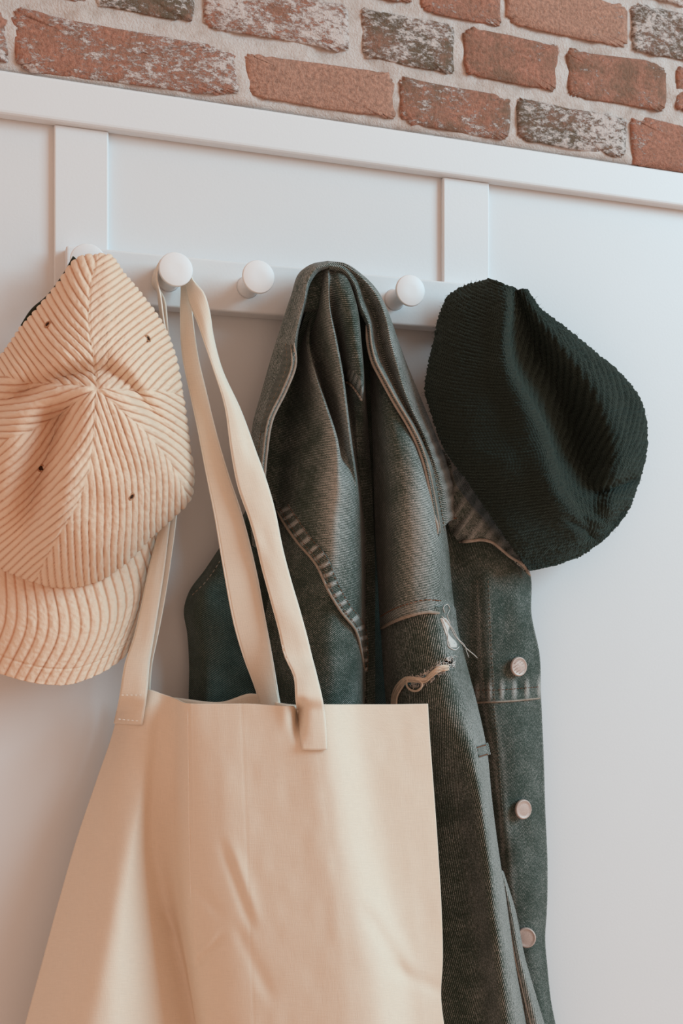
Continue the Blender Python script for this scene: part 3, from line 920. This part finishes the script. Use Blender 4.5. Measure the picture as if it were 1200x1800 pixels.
for k in range(4):
    o_ = (k - 1.5) * 2.7
    tube_obj('cream_yarn', line(lS, [(692 + o_ * 1.1, 1246), (694 + o_, 1222 + o_ * .3), (702 + o_ * .9, 1206 + o_ * .8), (714, 1195 + o_), (730, 1193 + o_ * .8 + 2), (748, 1195 + o_ * .8), (758, 1186 + o_), (772, 1176 + o_), (789, 1173 + o_)], 80, .0030 + .0006 * (k % 2)), .00085, M_CREAM, jac)
tube_obj('yarn_loop', line(lS, [(716, 1193), (714, 1202), (720, 1212), (729, 1215), (738, 1211), (742, 1203), (737, 1196), (728, 1194)], 50, .0044), .0009, M_CREAM, jac)
VV, FF, off = [], [], 0
for _ in range(170):
    x = random.uniform(722, 800); y = np.interp(x, rx, ry) + random.choice([-5, 6]) + random.uniform(-3, 3)
    a = random.uniform(0, 6.28); L = random.uniform(3, 9)
    w_ = line(lS, [(x, y), (x + L * .5 * math.cos(a), y + L * .5 * math.sin(a)), (x + L * math.cos(a + .8), y + L * math.sin(a + .8))], 5, .0016)
    V, Fs = tube_geo(w_, .00028, 4)
    VV.append(V); FF += [tuple(q + off for q in f) for f in Fs]; off += len(V)
mesh_obj('tear_fuzz', np.concatenate(VV), FF, M_FRAY, jac, 'fuzzy cotton ends along the tear', kind='stuff')
# seam strip on the sleeve's outer side and its lower placket
tabG = lS(np.array([[(838 + 20 * b + 4 * a, 1312 - 6 * b + 20 * a, 0) for b in np.linspace(0, 1, 8)] for a in np.linspace(0, 1, 8)]).reshape(-1, 3)).reshape(8, 8, 3)
tabG[..., 2] += .0018
grid_obj('sleeve_tab', P(tabG), D_SLEEVE, jac, thick=.0012, wear_light_tone=np.full((8, 8), .12))
dashes_obj('tab_stitching', [line(Sampler(tabG), [(838, 1314), (858, 1308)], 10, .0006), line(Sampler(tabG), [(842, 1330), (862, 1324)], 10, .0006)], .0006, .004, .001, M_RUST, jac)
Gt = loft(longer([[(874, 1530, .060), (886, 1600, .062), (898, 1680, .064), (912, 1750, .064), (930, 1830, .064)], [(882, 1530, .064), (899, 1600, .070), (913, 1680, .073), (931, 1750, .073), (952, 1830, .073)], [(885, 1532, .052), (906, 1600, .054), (922, 1680, .056), (942, 1750, .056), (966, 1830, .056)]], 1960), 60, 14)
grid_obj('sleeve_placket', P(Gt), D_SLEEVE, jac, thick=.0014, wear_light_tone=np.full((60, 14), .30))
tube_obj('placket_hem', P(spline([(878, 1530, .0625), (891, 1600, .067), (904, 1680, .070), (920, 1750, .070), (940, 1830, .070)], 50)), .0006, M_HEM, jac)

# button front hanging on the far side
yp = [850, 940, 1010, 1080, 1150, 1230, 1320, 1420, 1520, 1600, 1650, 1700, 1750, 1830]
PK = [
    ([745, 758, 768, 778, 790, 806, 826, 842, 856, 872, 882, 892, 904, 926], [.022] * 14),
    ([770, 790, 800, 806, 815, 828, 848, 862, 876, 890, 898, 908, 918, 938], [.026, .026, .024, .022, .022, .024, .028, .030, .03, .03, .03, .03, .03, .03]),
    ([790, 830, 852, 858, 862, 868, 880, 890, 900, 910, 916, 922, 930, 946], [.034, .038, .040, .040, .040, .042, .042, .042, .040, .038, .036, .036, .036, .036]),
    ([800, 870, 905, 908, 914, 918, 924, 930, 936, 938, 938, 942, 948, 962], [.036, .040, .040, .042, .044, .042, .042, .042, .040, .038, .036, .036, .038, .040]),
    ([806, 900, 932, 934, 948, 951, 955, 958, 962, 961, 958, 962, 967, 982], [.034, .034, .030, .034, .036, .032, .032, .032, .030, .028, .026, .028, .030, .030])]
Gp = loft(longer(levels(yp, *PK), 2015), 390, 90)
Gp[..., 2] += .0016 * vnoise(Gp[..., 0] / 26, Gp[..., 1] / 60, 51)
fr = (np.arange(90) / 89)[None, :] * np.ones((390, 1))
ysH = np.interp(Gp[..., 0], [800, 850, 900, 955], [1236, 1234, 1232, 1227])
band = np.exp(-((Gp[..., 1] - ysH + 18) / 14) ** 2)
puk = np.maximum(0, np.sin(Gp[..., 0] / 22 * 2 * np.pi + 1.0)) ** 1.5
Gp[..., 2] += .0012 * band * puk + .0010 * (Gp[..., 1] < ysH)
we = 1.3 * band * puk * smooth(fr, .2, .4)
for xs_, amp in (([838, 842, 850, 868, 880, 890], .24), ([858, 862, 868, 884, 892, 905], .18)):
    xl = np.interp(Gp[..., 1], [1000, 1150, 1240, 1330, 1440, 1600], xs_)
    we += amp * np.exp(-((Gp[..., 0] - xl) / 3.5) ** 2) * smooth(Gp[..., 1], 1000, 1080)
we += .3 * np.exp(-((fr - 1) / .012) ** 2) * smooth(Gp[..., 1], 1000, 1020)
grid_obj('button_front', P(Gp), D_PLK, jac, thick=.0016, wear_light_tone=we)
pS = Sampler(Gp[::2, ::2])
tube_obj('chest_hem', line(pS, [(828, 1236), (860, 1234), (900, 1232), (950, 1227)], 50, .0004), .0009, M_HEM, jac)
dashes_obj('chest_stitching', [line(pS, [(826, 1213), (860, 1213), (900, 1211), (949, 1207)], 50, .0004)], .00035, .0026, .0014, M_RUST, jac)
dashes_obj('front_stitching', [line(pS, p_, 60, .0004) for p_ in ([(838, 1020), (842, 1100), (847, 1180), (852, 1234)], [(858, 1020), (862, 1100), (866, 1180), (869, 1234)], [(868, 1240), (876, 1330), (884, 1440)])], .00032, .0026, .0014, M_THREAD, jac)
for (bx_, by_, tilt) in ((906, 1171, (.10, -1, .06)), (914, 1421, (.10, -1, .10)), (923, 1646, (-.42, -1, .22))):
    c_ = P(pS([(bx_, by_)]))[0] + np.array([0, -.0005, 0])
    R = .0086
    prof = [(.004, -.001), (.004, .0022), (R * .93, .0024), (R, .0034), (R, .0044), (R * .94, .0054), (R * .86, .0056), (R * .80, .0051), (R * .55, .0053), (R * .2, .0055)]
    V, Fs = lathe(prof, c_, tilt, 40)
    b_ = mesh_obj('button', V, Fs, M_BTN, jac, 'round brushed metal jacket button')
    ax = np.array(tilt) / np.linalg.norm(tilt)
    A = np.cross(ax, [0, 0, 1]); A /= np.linalg.norm(A); B = np.cross(ax, A)
    for k in range(5 if by_ < 1300 else 0):
        w = (k - 2) * R * .3
        hl = math.sqrt(max(0, (R * .74) ** 2 - w * w)) * .95
        dirv = A * math.cos(.5) + B * math.sin(.5); per = -A * math.sin(.5) + B * math.cos(.5)
        q = [c_ + ax * .0054 + per * w + dirv * s_ for s_ in (-hl, 0, hl)]
        V, Fs = tube_geo(q, .00022, 5)
        mesh_obj('embossed_line', V, Fs, M_BTN, b_)

# collar: left wing, right wing and the turned-out stand on the far right
CL = [
    [(580, 470, .040), (553, 473, .034), (536, 486, .032), (522, 525, .030), (504, 580, .026), (484, 645, .022), (470, 695, .020), (456, 745, .018), (450, 800, .018), (447, 860, .018), (448, 920, .02), (450, 955, .022)],
    [(576, 459, .066), (548, 464, .062), (527, 478, .056), (511, 520, .050), (493, 575, .046), (473, 640, .040), (459, 690, .038), (445, 740, .036), (438, 800, .036), (436, 860, .036), (438, 920, .036), (442, 958, .036)],
    [(577, 461, .082), (552, 468, .080), (536, 482, .076), (524, 525, .074), (510, 580, .070), (494, 640, .064), (478, 690, .060), (461, 740, .058), (452, 800, .056), (449, 860, .055), (446, 920, .053), (445, 960, .05)],
    [(577, 467, .086), (556, 473, .086), (543, 490, .084), (534, 530, .083), (520, 585, .082), (512, 640, .080), (494, 690, .077), (471, 740, .074), (462, 800, .072), (458, 860, .070), (453, 920, .064), (448, 962, .056)],
    [(578, 471, .080), (560, 478, .078), (547, 495, .076), (537, 535, .075), (524, 588, .075), (519, 640, .077), (503, 685, .075), (478, 738, .072), (468, 800, .070), (463, 860, .068), (457, 920, .062), (450, 962, .055)]]
Gcl = loft(CL, 260, 60)
Gcl[..., 2] += .0012 * vnoise(Gcl[..., 0] / 16, Gcl[..., 1] / 26, 53)
wcl = .2 * np.exp(-((np.arange(60)[None] / 59 - .72) / .1) ** 2) * np.ones((260, 1)) * smooth(Gcl[..., 1], 470, 520)  # paler along the roll of the wing
grid_obj('collar_wing', P(Gcl), D_COLLAR, jac, thick=.0016, wear_light_tone=wcl)
clS = Sampler(Gcl[::2, ::2])
edgeL = [(517, 604), (519, 640), (503, 685), (478, 738), (468, 800), (463, 860), (457, 920), (450, 958)]
tube_obj('collar_edge', line(clS, edgeL, 120, .0003), .00125, M_HEM2, jac, 'pale rolled edge of the collar')
tube_obj('collar_welt', line(clS, [(x - 6, y) for x, y in edgeL], 120, .0006), .0009, M_HEM, jac)
dashes_obj('collar_stitching', [line(clS, [(x - 15, y) for x, y in edgeL], 110, .0012)], .0005, .0024, .0012, M_THREAD, jac)
# puckered facing just inside the left edge
fcL = np.array([[(x - 26 + 20 * b, y, 0) for b in np.linspace(0, 1, 8)] for x, y in spline([(520, 606, 0), (520, 640, 0), (505, 680, 0), (484, 722, 0), (474, 760, 0)], 70)[:, :2]])
fcL = clS(fcL.reshape(-1, 3)).reshape(70, 8, 3)
pf = (np.sin(np.linspace(0, 13 * np.pi, 70)) ** 2)[:, None] * np.sin(np.linspace(.1, np.pi, 8))[None]
fcL[..., 2] += .0008 + .0012 * pf
grid_obj('collar_facing', P(fcL), D_DARK, jac, thick=.0008, wear_light_tone=.25 + .35 * pf)

CR_ = [
    [(578, 474, .078), (598, 480, .076), (615, 500, .074), (630, 545, .072), (643, 572, .074), (647, 610, .078), (653, 634, .082), (670, 668, .086), (692, 708, .090), (716, 748, .094), (731, 778, .096), (745, 818, .098), (755, 862, .100), (762, 902, .100), (768, 944, .098)],
    [(577, 467, .085), (602, 473, .084), (620, 494, .082), (636, 540, .080), (649, 568, .080), (654, 606, .083), (660, 630, .086), (677, 663, .090), (698, 703, .094), (721, 743, .098), (736, 774, .100), (750, 814, .101), (759, 859, .102), (766, 900, .101), (771, 940, .098)],
    [(576, 463, .084), (604, 468, .082), (626, 488, .076), (646, 528, .066), (660, 560, .062), (668, 604, .062), (676, 634, .064), (692, 672, .070), (710, 710, .076), (731, 748, .082), (746, 780, .085), (759, 818, .086), (768, 860, .085), (774, 898, .083), (778, 930, .080)],
    [(576, 461, .082), (606, 466, .082), (634, 486, .080), (662, 520, .080), (677, 556, .082), (688, 604, .084), (698, 640, .085), (710, 680, .087), (724, 716, .088), (742, 752, .088), (756, 786, .087), (770, 822, .084), (781, 858, .080), (786, 892, .076), (788, 918, .074)],
    [(576, 459, .068), (606, 463, .068), (634, 481, .066), (664, 512, .062), (682, 548, .056), (697, 590, .052), (712, 632, .050), (728, 672, .048), (742, 706, .048), (756, 740, .048), (770, 776, .048), (785, 812, .048), (797, 850, .046), (800, 886, .044), (799, 912, .044)],
    [(577, 470, .044), (604, 474, .042), (628, 492, .040), (655, 522, .034), (672, 556, .030), (687, 598, .026), (702, 640, .024), (718, 680, .022), (732, 714, .022), (746, 748, .022), (760, 784, .022), (775, 820, .022), (787, 856, .022), (790, 890, .022), (790, 912, .022)]]
Gcr = loft(CR_, 280, 80)
Gcr[..., 2] += .0012 * vnoise(Gcr[..., 0] / 16, Gcr[..., 1] / 26, 55)
uc = (np.arange(80) / 79)[None] * np.ones((280, 1))
# pull wrinkles on the outer slope
wrk = smooth(Gcr[..., 1], 730, 790) * smooth(uc, .5, .7) * smooth(uc, .95, .8)
Gcr[..., 2] += .0022 * wrk * np.sin((Gcr[..., 1] + Gcr[..., 0] * .5) / 27 * 2 * np.pi)
wcr = .16 * np.exp(-((uc - .62) / .12) ** 2) + .35 * wrk * np.maximum(0, np.sin((Gcr[..., 1] + Gcr[..., 0] * .5) / 27 * 2 * np.pi + .6))  # paler along the ridge and on the wrinkles
grid_obj('collar_wing', P(Gcr), D_COLLAR2, jac, thick=.0016, wear_light_tone=wcr)
crS = Sampler(Gcr[::2, ::2])
edgeR = [(643, 572), (647, 610), (653, 634), (670, 668), (692, 708), (716, 748), (731, 778), (745, 818), (755, 862), (762, 902), (768, 938), (764, 946)]
tube_obj('collar_edge', line(crS, edgeR, 160, .0002), .00125, M_HEM2, jac, 'pale rolled edge of the collar')
tube_obj('collar_welt', line(crS, [(x + 6, y - 2) for x, y in edgeR[:-1]], 160, .0004), .0009, M_HEM, jac)
dashes_obj('collar_stitching', [line(crS, [(x + 14, y - 4) for x, y in edgeR[1:-1]], 140, .0011)], .0005, .0024, .0012, M_THREAD, jac)

ST = [
    [(776, 790, .036), (778, 830, .040), (780, 870, .044), (784, 910, .044), (794, 936, .044), (806, 953, .046)],
    [(786, 806, .048), (792, 838, .052), (802, 868, .056), (810, 898, .058), (816, 926, .058), (826, 951, .056)],
    [(790, 818, .052), (800, 848, .056), (818, 876, .060), (834, 902, .062), (848, 926, .060), (862, 952, .058)],
    [(793, 830, .050), (805, 856, .053), (830, 886, .056), (858, 916, .056), (878, 942, .055), (896, 978, .053)],
    [(806, 822, .036), (828, 854, .040), (854, 890, .042), (886, 932, .043), (914, 968, .043), (933, 1012, .042)]]
Gst = loft(ST, 110, 90)
Gst[..., 2] += .0016 * np.sin((Gst[..., 0] * .8 + Gst[..., 1] * .6) / 24 * 2 * np.pi) * smooth(Gst[..., 1], 860, 900) + .001 * vnoise(Gst[..., 0] / 14, Gst[..., 1] / 14, 57)
wst = .35 * np.maximum(0, np.sin((Gst[..., 0] * .8 + Gst[..., 1] * .6) / 24 * 2 * np.pi + .5))  # paler stripe along each wrinkle
grid_obj('collar_stand', P(Gst), D_COLLAR2, jac, thick=.0016, wear_light_tone=wst)
sS = Sampler(Gst)
tube_obj('collar_hem', line(sS, [(806, 953), (826, 951), (846, 949), (864, 953), (880, 965), (897, 979), (915, 990), (932, 1012)], 80, .0006), .0014, M_HEM2, jac, 'pale rolled hem')
tube_obj('collar_seam', line(crS, [(793, 828), (797, 850), (798, 880), (797, 912)], 40, .0016), .0011, M_HEM, jac)
dashes_obj('bar_tack', [line(crS, [(790, 896), (804, 897)], 10, .003), line(sS, [(792, 912), (806, 910)], 10, .0012)], .0007, .006, .0005, M_RUST, jac)

# ------------------------------------------------------------------ canvas tote bag
M_CANVAS = canvas_mat('natural_canvas', (.85, .735, .615))
M_STRAP = canvas_mat('natural_strap_canvas', (.86, .75, .63))
M_CTHREAD = plain_mat('cream_thread', (.88, .80, .70), .85, .2, .1, 400, .1)
bag = thing('tote_bag', P([500, 1800, .08]), 'natural cream canvas tote bag hanging by long straps from the second peg', 'tote bag')
TB = [
    [(214, 1214, .030), (200, 1280, .030), (170, 1370, .032), (136, 1470, .034), (104, 1580, .036), (74, 1690, .038), (36, 1830, .040)],
    [(234, 1213, .050), (226, 1285, .054), (206, 1380, .062), (184, 1480, .072), (158, 1590, .080), (134, 1700, .086), (104, 1830, .090)],
    [(262, 1212, .060), (256, 1285, .066), (246, 1380, .076), (232, 1480, .090), (216, 1590, .102), (202, 1700, .110), (188, 1830, .114)],
    [(286, 1220, .062), (282, 1285, .066), (272, 1380, .070), (268, 1480, .070), (286, 1590, .068), (312, 1700, .068), (336, 1830, .072)],
    [(308, 1228, .074), (307, 1290, .077), (304, 1385, .080), (304, 1480, .082), (314, 1590, .084), (330, 1700, .086), (350, 1830, .090)],
    [(328, 1236, .102), (330, 1295, .106), (331, 1390, .110), (333, 1490, .112), (337, 1595, .112), (350, 1700, .112), (368, 1830, .114)],
    [(380, 1237, .115), (382, 1300, .121), (386, 1392, .127), (390, 1492, .131), (396, 1596, .133), (404, 1700, .135), (414, 1830, .136)],
    [(440, 1237, .124), (444, 1300, .130), (450, 1395, .136), (456, 1495, .141), (462, 1598, .145), (470, 1700, .148), (478, 1830, .149)],
    [(506, 1241, .134), (512, 1302, .141), (520, 1396, .146), (530, 1496, .151), (540, 1600, .156), (552, 1700, .160), (564, 1830, .162)],
    [(552, 1238, .142), (556, 1302, .148), (566, 1396, .153), (580, 1496, .158), (596, 1600, .163), (612, 1700, .167), (624, 1830, .169)],
    [(582, 1238, .142), (588, 1302, .148), (602, 1396, .152), (618, 1496, .156), (640, 1600, .161), (662, 1700, .165), (676, 1830, .167)],
    [(624, 1238, .130), (632, 1302, .133), (648, 1396, .136), (664, 1496, .139), (688, 1600, .142), (708, 1700, .145), (718, 1830, .147)],
    [(690, 1238, .128), (698, 1302, .131), (708, 1396, .134), (720, 1496, .136), (732, 1600, .138), (742, 1700, .140), (748, 1830, .141)],
    [(752, 1237, .130), (756, 1302, .133), (763, 1396, .135), (770, 1496, .137), (776, 1600, .138), (778, 1690, .138), (775, 1748, .138), (784, 1830, .139)]]
def close_bottom(curves, d_end):
    return [list(c) + [(c[-1][0] + (c[-1][0] - c[-2][0]) * .7, 1935, c[-1][2] * .98), (c[-1][0] + (c[-1][0] - c[-2][0]) * 1.0, 2000, d_end[min(i, len(d_end) - 1)])] for i, c in enumerate(curves)]


Gt_ = loft(close_bottom(TB, [.036, .05, .06, .06, .07, .09, .1, .112, .124, .13, .132, .133, .134, .136]), 380, 360)
gx_, gy_ = Gt_[..., 0], Gt_[..., 1]
# hanging wrinkles and creases
def crease(x0, y0, x1, y1, w, a, fall=.35):
    ux, uy = x1 - x0, y1 - y0
    L = math.hypot(ux, uy); ux /= L; uy /= L
    s = (gx_ - x0) * ux + (gy_ - y0) * uy
    q = -(gx_ - x0) * uy + (gy_ - y0) * ux
    return a * np.exp(-(q / w) ** 2) * smooth(s, -fall * L, .15 * L) * smooth(s, L * (1 + fall), L * .85)
dz = (crease(396, 1500, 436, 1610, 9, -.0045) + crease(410, 1498, 448, 1606, 12, .003)
      + crease(350, 1692, 384, 1652, 7, -.005) + crease(340, 1682, 378, 1645, 8, .003) + crease(345, 1640, 352, 1690, 6, -.003)
      + crease(352, 1760, 400, 1800, 9, -.004) + crease(650, 1610, 706, 1710, 13, -.0045) + crease(664, 1600, 722, 1700, 14, .003)
      + crease(290, 1600, 310, 1640, 10, -.005) + crease(690, 1700, 770, 1740, 14, -.003)
      + crease(420, 1640, 470, 1740, 12, -.003) + crease(330, 1540, 380, 1600, 10, -.003))
dz *= .45
dz += .0010 * vnoise(gx_ / 90, gy_ / 200, 61) + .0003 * vnoise(gx_ / 22, gy_ / 40, 62)
dz += -.00018 * np.exp(-((gx_ - np.interp(gy_, [1236, 1800], [424, 446])) / 2.2) ** 2) + .0003 * np.exp(-((gx_ - np.interp(gy_, [1236, 1600], [335, 341])) / 2.0) ** 2)
# the corner beside the front strap curls away
dz -= .018 * np.exp(-((gx_ - 524) / 9) ** 2) * smooth(gy_, 1315, 1250)
dz += .004 * np.exp(-((gx_ - 500) / 12) ** 2) * smooth(gy_, 1300, 1236)
Gt_[..., 2] += dz
grid_obj('front_panel', P(Gt_), M_CANVAS, bag, thick=.0010)
tS = Sampler(Gt_[::2, ::2])
# back panel with its rim arching up behind
BK = [
    [(222, 1226, .020), (206, 1300, .022), (150, 1450, .024), (90, 1650, .028), (46, 1830, .030)],
    [(300, 1226, .040), (300, 1300, .04), (300, 1450, .045), (310, 1650, .050), (330, 1830, .055)],
    [(384, 1234, .060), (386, 1300, .066), (390, 1450, .072), (400, 1650, .078), (410, 1830, .082)],
    [(442, 1219, .078), (446, 1300, .086), (452, 1450, .092), (460, 1650, .098), (474, 1830, .102)],
    [(492, 1236, .106), (500, 1300, .108), (510, 1450, .110), (540, 1650, .116), (560, 1830, .120)],
    [(580, 1241, .118), (590, 1300, .122), (600, 1450, .126), (630, 1650, .126), (640, 1830, .130)],
    [(744, 1241, .123), (748, 1300, .125), (756, 1450, .126), (766, 1650, .127), (774, 1830, .128)]]
Gbk = loft(close_bottom(BK, [.034, .056, .088, .108, .122, .130, .132]), 130, 100)
grid_obj('back_panel', P(Gbk), M_CANVAS, bag, thick=.0010)
# hem stitch and side seam
tube_obj('side_fold_seam', line(tS, [(330, 1242), (331, 1320), (332, 1420), (334, 1520), (336, 1590)], 90, .0001), .0005, M_CTHREAD, bag)

PC = PEGX[1]
zst = z_peg
def stem(dx, dz_, d):
    """Point near the second peg's stem, given offsets in metres, in picture coordinates."""
    w = np.array([PC + dx, -d, zst + dz_]) - CAM
    dep = w @ FWD
    return (600 + F_PX * (w @ RGT) / dep, HOR - F_PX * w[2] / dep, d)
# front strap: one ribbon from the sewn left end, over the stem, to the sewn right end
fa = [(201, 1272, .0575), (212, 1218, .060), (222, 1162, .056), (234, 1128, .052), (246, 1080, .049), (262, 1003, .047), (281, 926, .044), (291, 850, .040), (296, 760, .039), (296, 680, .040), (290, 600, .042), (281, 545, .043), (277, 510, .043)]
fb = [(250, 1274, .0680), (258, 1213, .068), (262, 1162, .062), (268, 1125, .058), (275, 1080, .055), (287, 1003, .052), (298, 914, .048), (306, 850, .044), (308, 760, .043), (306, 680, .044), (297, 610, .046), (287, 560, .050), (282, 520, .052)]
fa += [stem(-.0130, -.002, .035), stem(-.0088, .0096, .035), stem(0, .0130, .035), stem(.0088, .0096, .035)]
fb += [stem(-.0130, -.002, .0435), stem(-.0088, .0096, .0435), stem(0, .0130, .0435), stem(.0088, .0096, .0435)]
fa += [(326, 497, .036), (332, 528, .046), (348, 566, .058), (361, 604, .070), (376, 649, .080), (396, 715, .089), (408, 800, .098), (420, 858, .102), (438, 910, .105), (450, 952, .107), (462, 1001, .108), (477, 1058, .112), (492, 1112, .117), (500, 1150, .123), (517, 1188, .136), (521, 1232, .147), (527, 1285, 0), (531, 1318, 0)]
fb += [(338, 492, .0445), (357, 515, .054), (367, 545, .058), (374, 590, .064), (388, 645, .074), (421, 718, .086), (450, 797, .096), (468, 848, .102), (483, 902, .106), (495, 962, .108), (510, 1019, .111), (525, 1070, .115), (540, 1127, .122), (547, 1156, .126), (555, 1186, .138), (566, 1232, .150), (572, 1285, 0), (574, 1318, 0)]
for L_ in (fa, fb):
    for q_ in (-1, -2):
        L_[q_] = tuple(tS([L_[q_]], .0026)[0])



def ribbon_pairs(A, B, n, k):
    A, B = np.array(A, float), np.array(B, float)
    mid = (A + B) / 2
    seg = np.maximum(np.linalg.norm(np.diff(P(mid), axis=0), axis=1), 1e-4)
    T = np.concatenate([[0], np.cumsum(seg)])
    both = np.concatenate([P(A), P(B)], 1)
    m = np.zeros_like(both)
    d = np.diff(both, axis=0) / seg[:, None]
    m[0], m[-1] = d[0], d[-1]
    w = seg[1:] / (seg[1:] + seg[:-1])
    m[1:-1] = d[:-1] * w[:, None] + d[1:] * (1 - w)[:, None]
    t = np.linspace(0, T[-1], n)
    i = np.clip(np.searchsorted(T, t, side='right') - 1, 0, len(seg) - 1)
    h = seg[i]; s = ((t - T[i]) / h)[:, None]; h = h[:, None]
    R = ((2 * s**3 - 3 * s**2 + 1) * both[i] + (s**3 - 2 * s**2 + s) * h * m[i] + (-2 * s**3 + 3 * s**2) * both[i + 1] + (s**3 - s**2) * h * m[i + 1])
    q = np.linspace(0, 1, k)[None, :, None]
    return R[:, None, :3] * (1 - q) + R[:, None, 3:] * q


Wf = ribbon_pairs(fa, fb, 460, 14)
cr = np.sin(np.linspace(0, np.pi, 14))[None, :, None]
Wf = Wf + cr * np.array([0, -.0012, 0]) + (.0006 * vnoise(np.arange(460)[:, None] / 14 * np.ones((1, 14)), np.arange(14)[None] / 5 * np.ones((460, 1)), 71))[..., None] * np.array([0, -1, 0])
def proj(W):
    w = W - CAM
    dep = w @ FWD
    return np.stack([600 + F_PX * (w @ RGT) / dep, HOR - F_PX * w[..., 2] / dep, -W[..., 1]], -1)


# where the strap lies on the bag it follows the bag's surface
pj = proj(Wf)
on = pj[..., 1] > 1222
surf_d = tS(pj[on], .0020)[:, 2]
blend = smooth(pj[on][:, 1], 1222, 1250)
pj[on, 2] = np.maximum(pj[on, 2], surf_d) * (1 - blend) + surf_d * blend
Wf = P(pj)
o = grid_obj('front_strap', Wf, M_STRAP, bag, 'canvas strap sewn to the front of the bag')
m = o.modifiers.new('cloth', 'SOLIDIFY'); m.thickness = .0016; m.offset = 0
for j in (0, 13):
    tube_obj('strap_edge', Wf[::3, j], .0008, M_CTHREAD, o)
# back strap
ba = [(228, 1262, .040), (236, 1218, .044), (246, 1162, .046), (254, 1120, .046), (262, 1072, .044), (277, 1003, .043), (290, 926, .040), (298, 850, .036), (300, 760, .034), (299, 680, .034), (293, 610, .033), (288, 560, .032), (283, 520, .030)]
bb = [(262, 1262, .046), (263, 1213, .050), (266, 1167, .052), (275, 1123, .052), (285, 1072, .050), (299, 985, .047), (309, 906, .044), (313, 850, .040), (312, 760, .038), (308, 680, .037), (300, 620, .036), (294, 575, .036), (288, 525, .036)]
ba += [stem(-.0130, -.004, .0225), stem(-.0086, .0090, .0225), stem(0, .0120, .0225), stem(.0086, .0090, .0225)]
bb += [stem(-.0130, -.004, .0325), stem(-.0086, .0090, .0325), stem(0, .0120, .0325), stem(.0086, .0090, .0325)]
ba += [(319, 500, .027), (318, 545, .036), (321, 620, .050), (338, 705, .064), (346, 742, .070), (363, 830, .082), (378, 905, .090), (394, 1000, .094), (412, 1095, .098), (429, 1154, .098), (452, 1218, .096), (462, 1260, .096), (468, 1290, .097)]
bb += [(333, 499, .036), (337, 550, .044), (346, 622, .056), (364, 700, .068), (374, 742, .074), (399, 830, .086), (424, 905, .093), (449, 1004, .097), (463, 1079, .101), (477, 1154, .103), (489, 1225, .103), (496, 1260, .104), (500, 1290, .105)]
Wk = ribbon_pairs(ba, bb, 460, 14)
Wk = Wk + cr * np.array([0, -.0010, 0])
o = grid_obj('back_strap', Wk, M_STRAP, bag, 'canvas strap sewn inside the back of the bag')
m = o.modifiers.new('cloth', 'SOLIDIFY'); m.thickness = .0016; m.offset = 0
for j in (0, 13):
    tube_obj('strap_edge', Wk[::3, j], .0009, M_CTHREAD, o)
# stitched box at the strap ends
dashes_obj('strap_stitching', [P(np.array([(207, 1264, .0625), (248, 1268, .0715)])), P(np.array([(212, 1222, .0640), (254, 1222, .0720)]))], .0005, .0022, .0012, M_CTHREAD, bag)
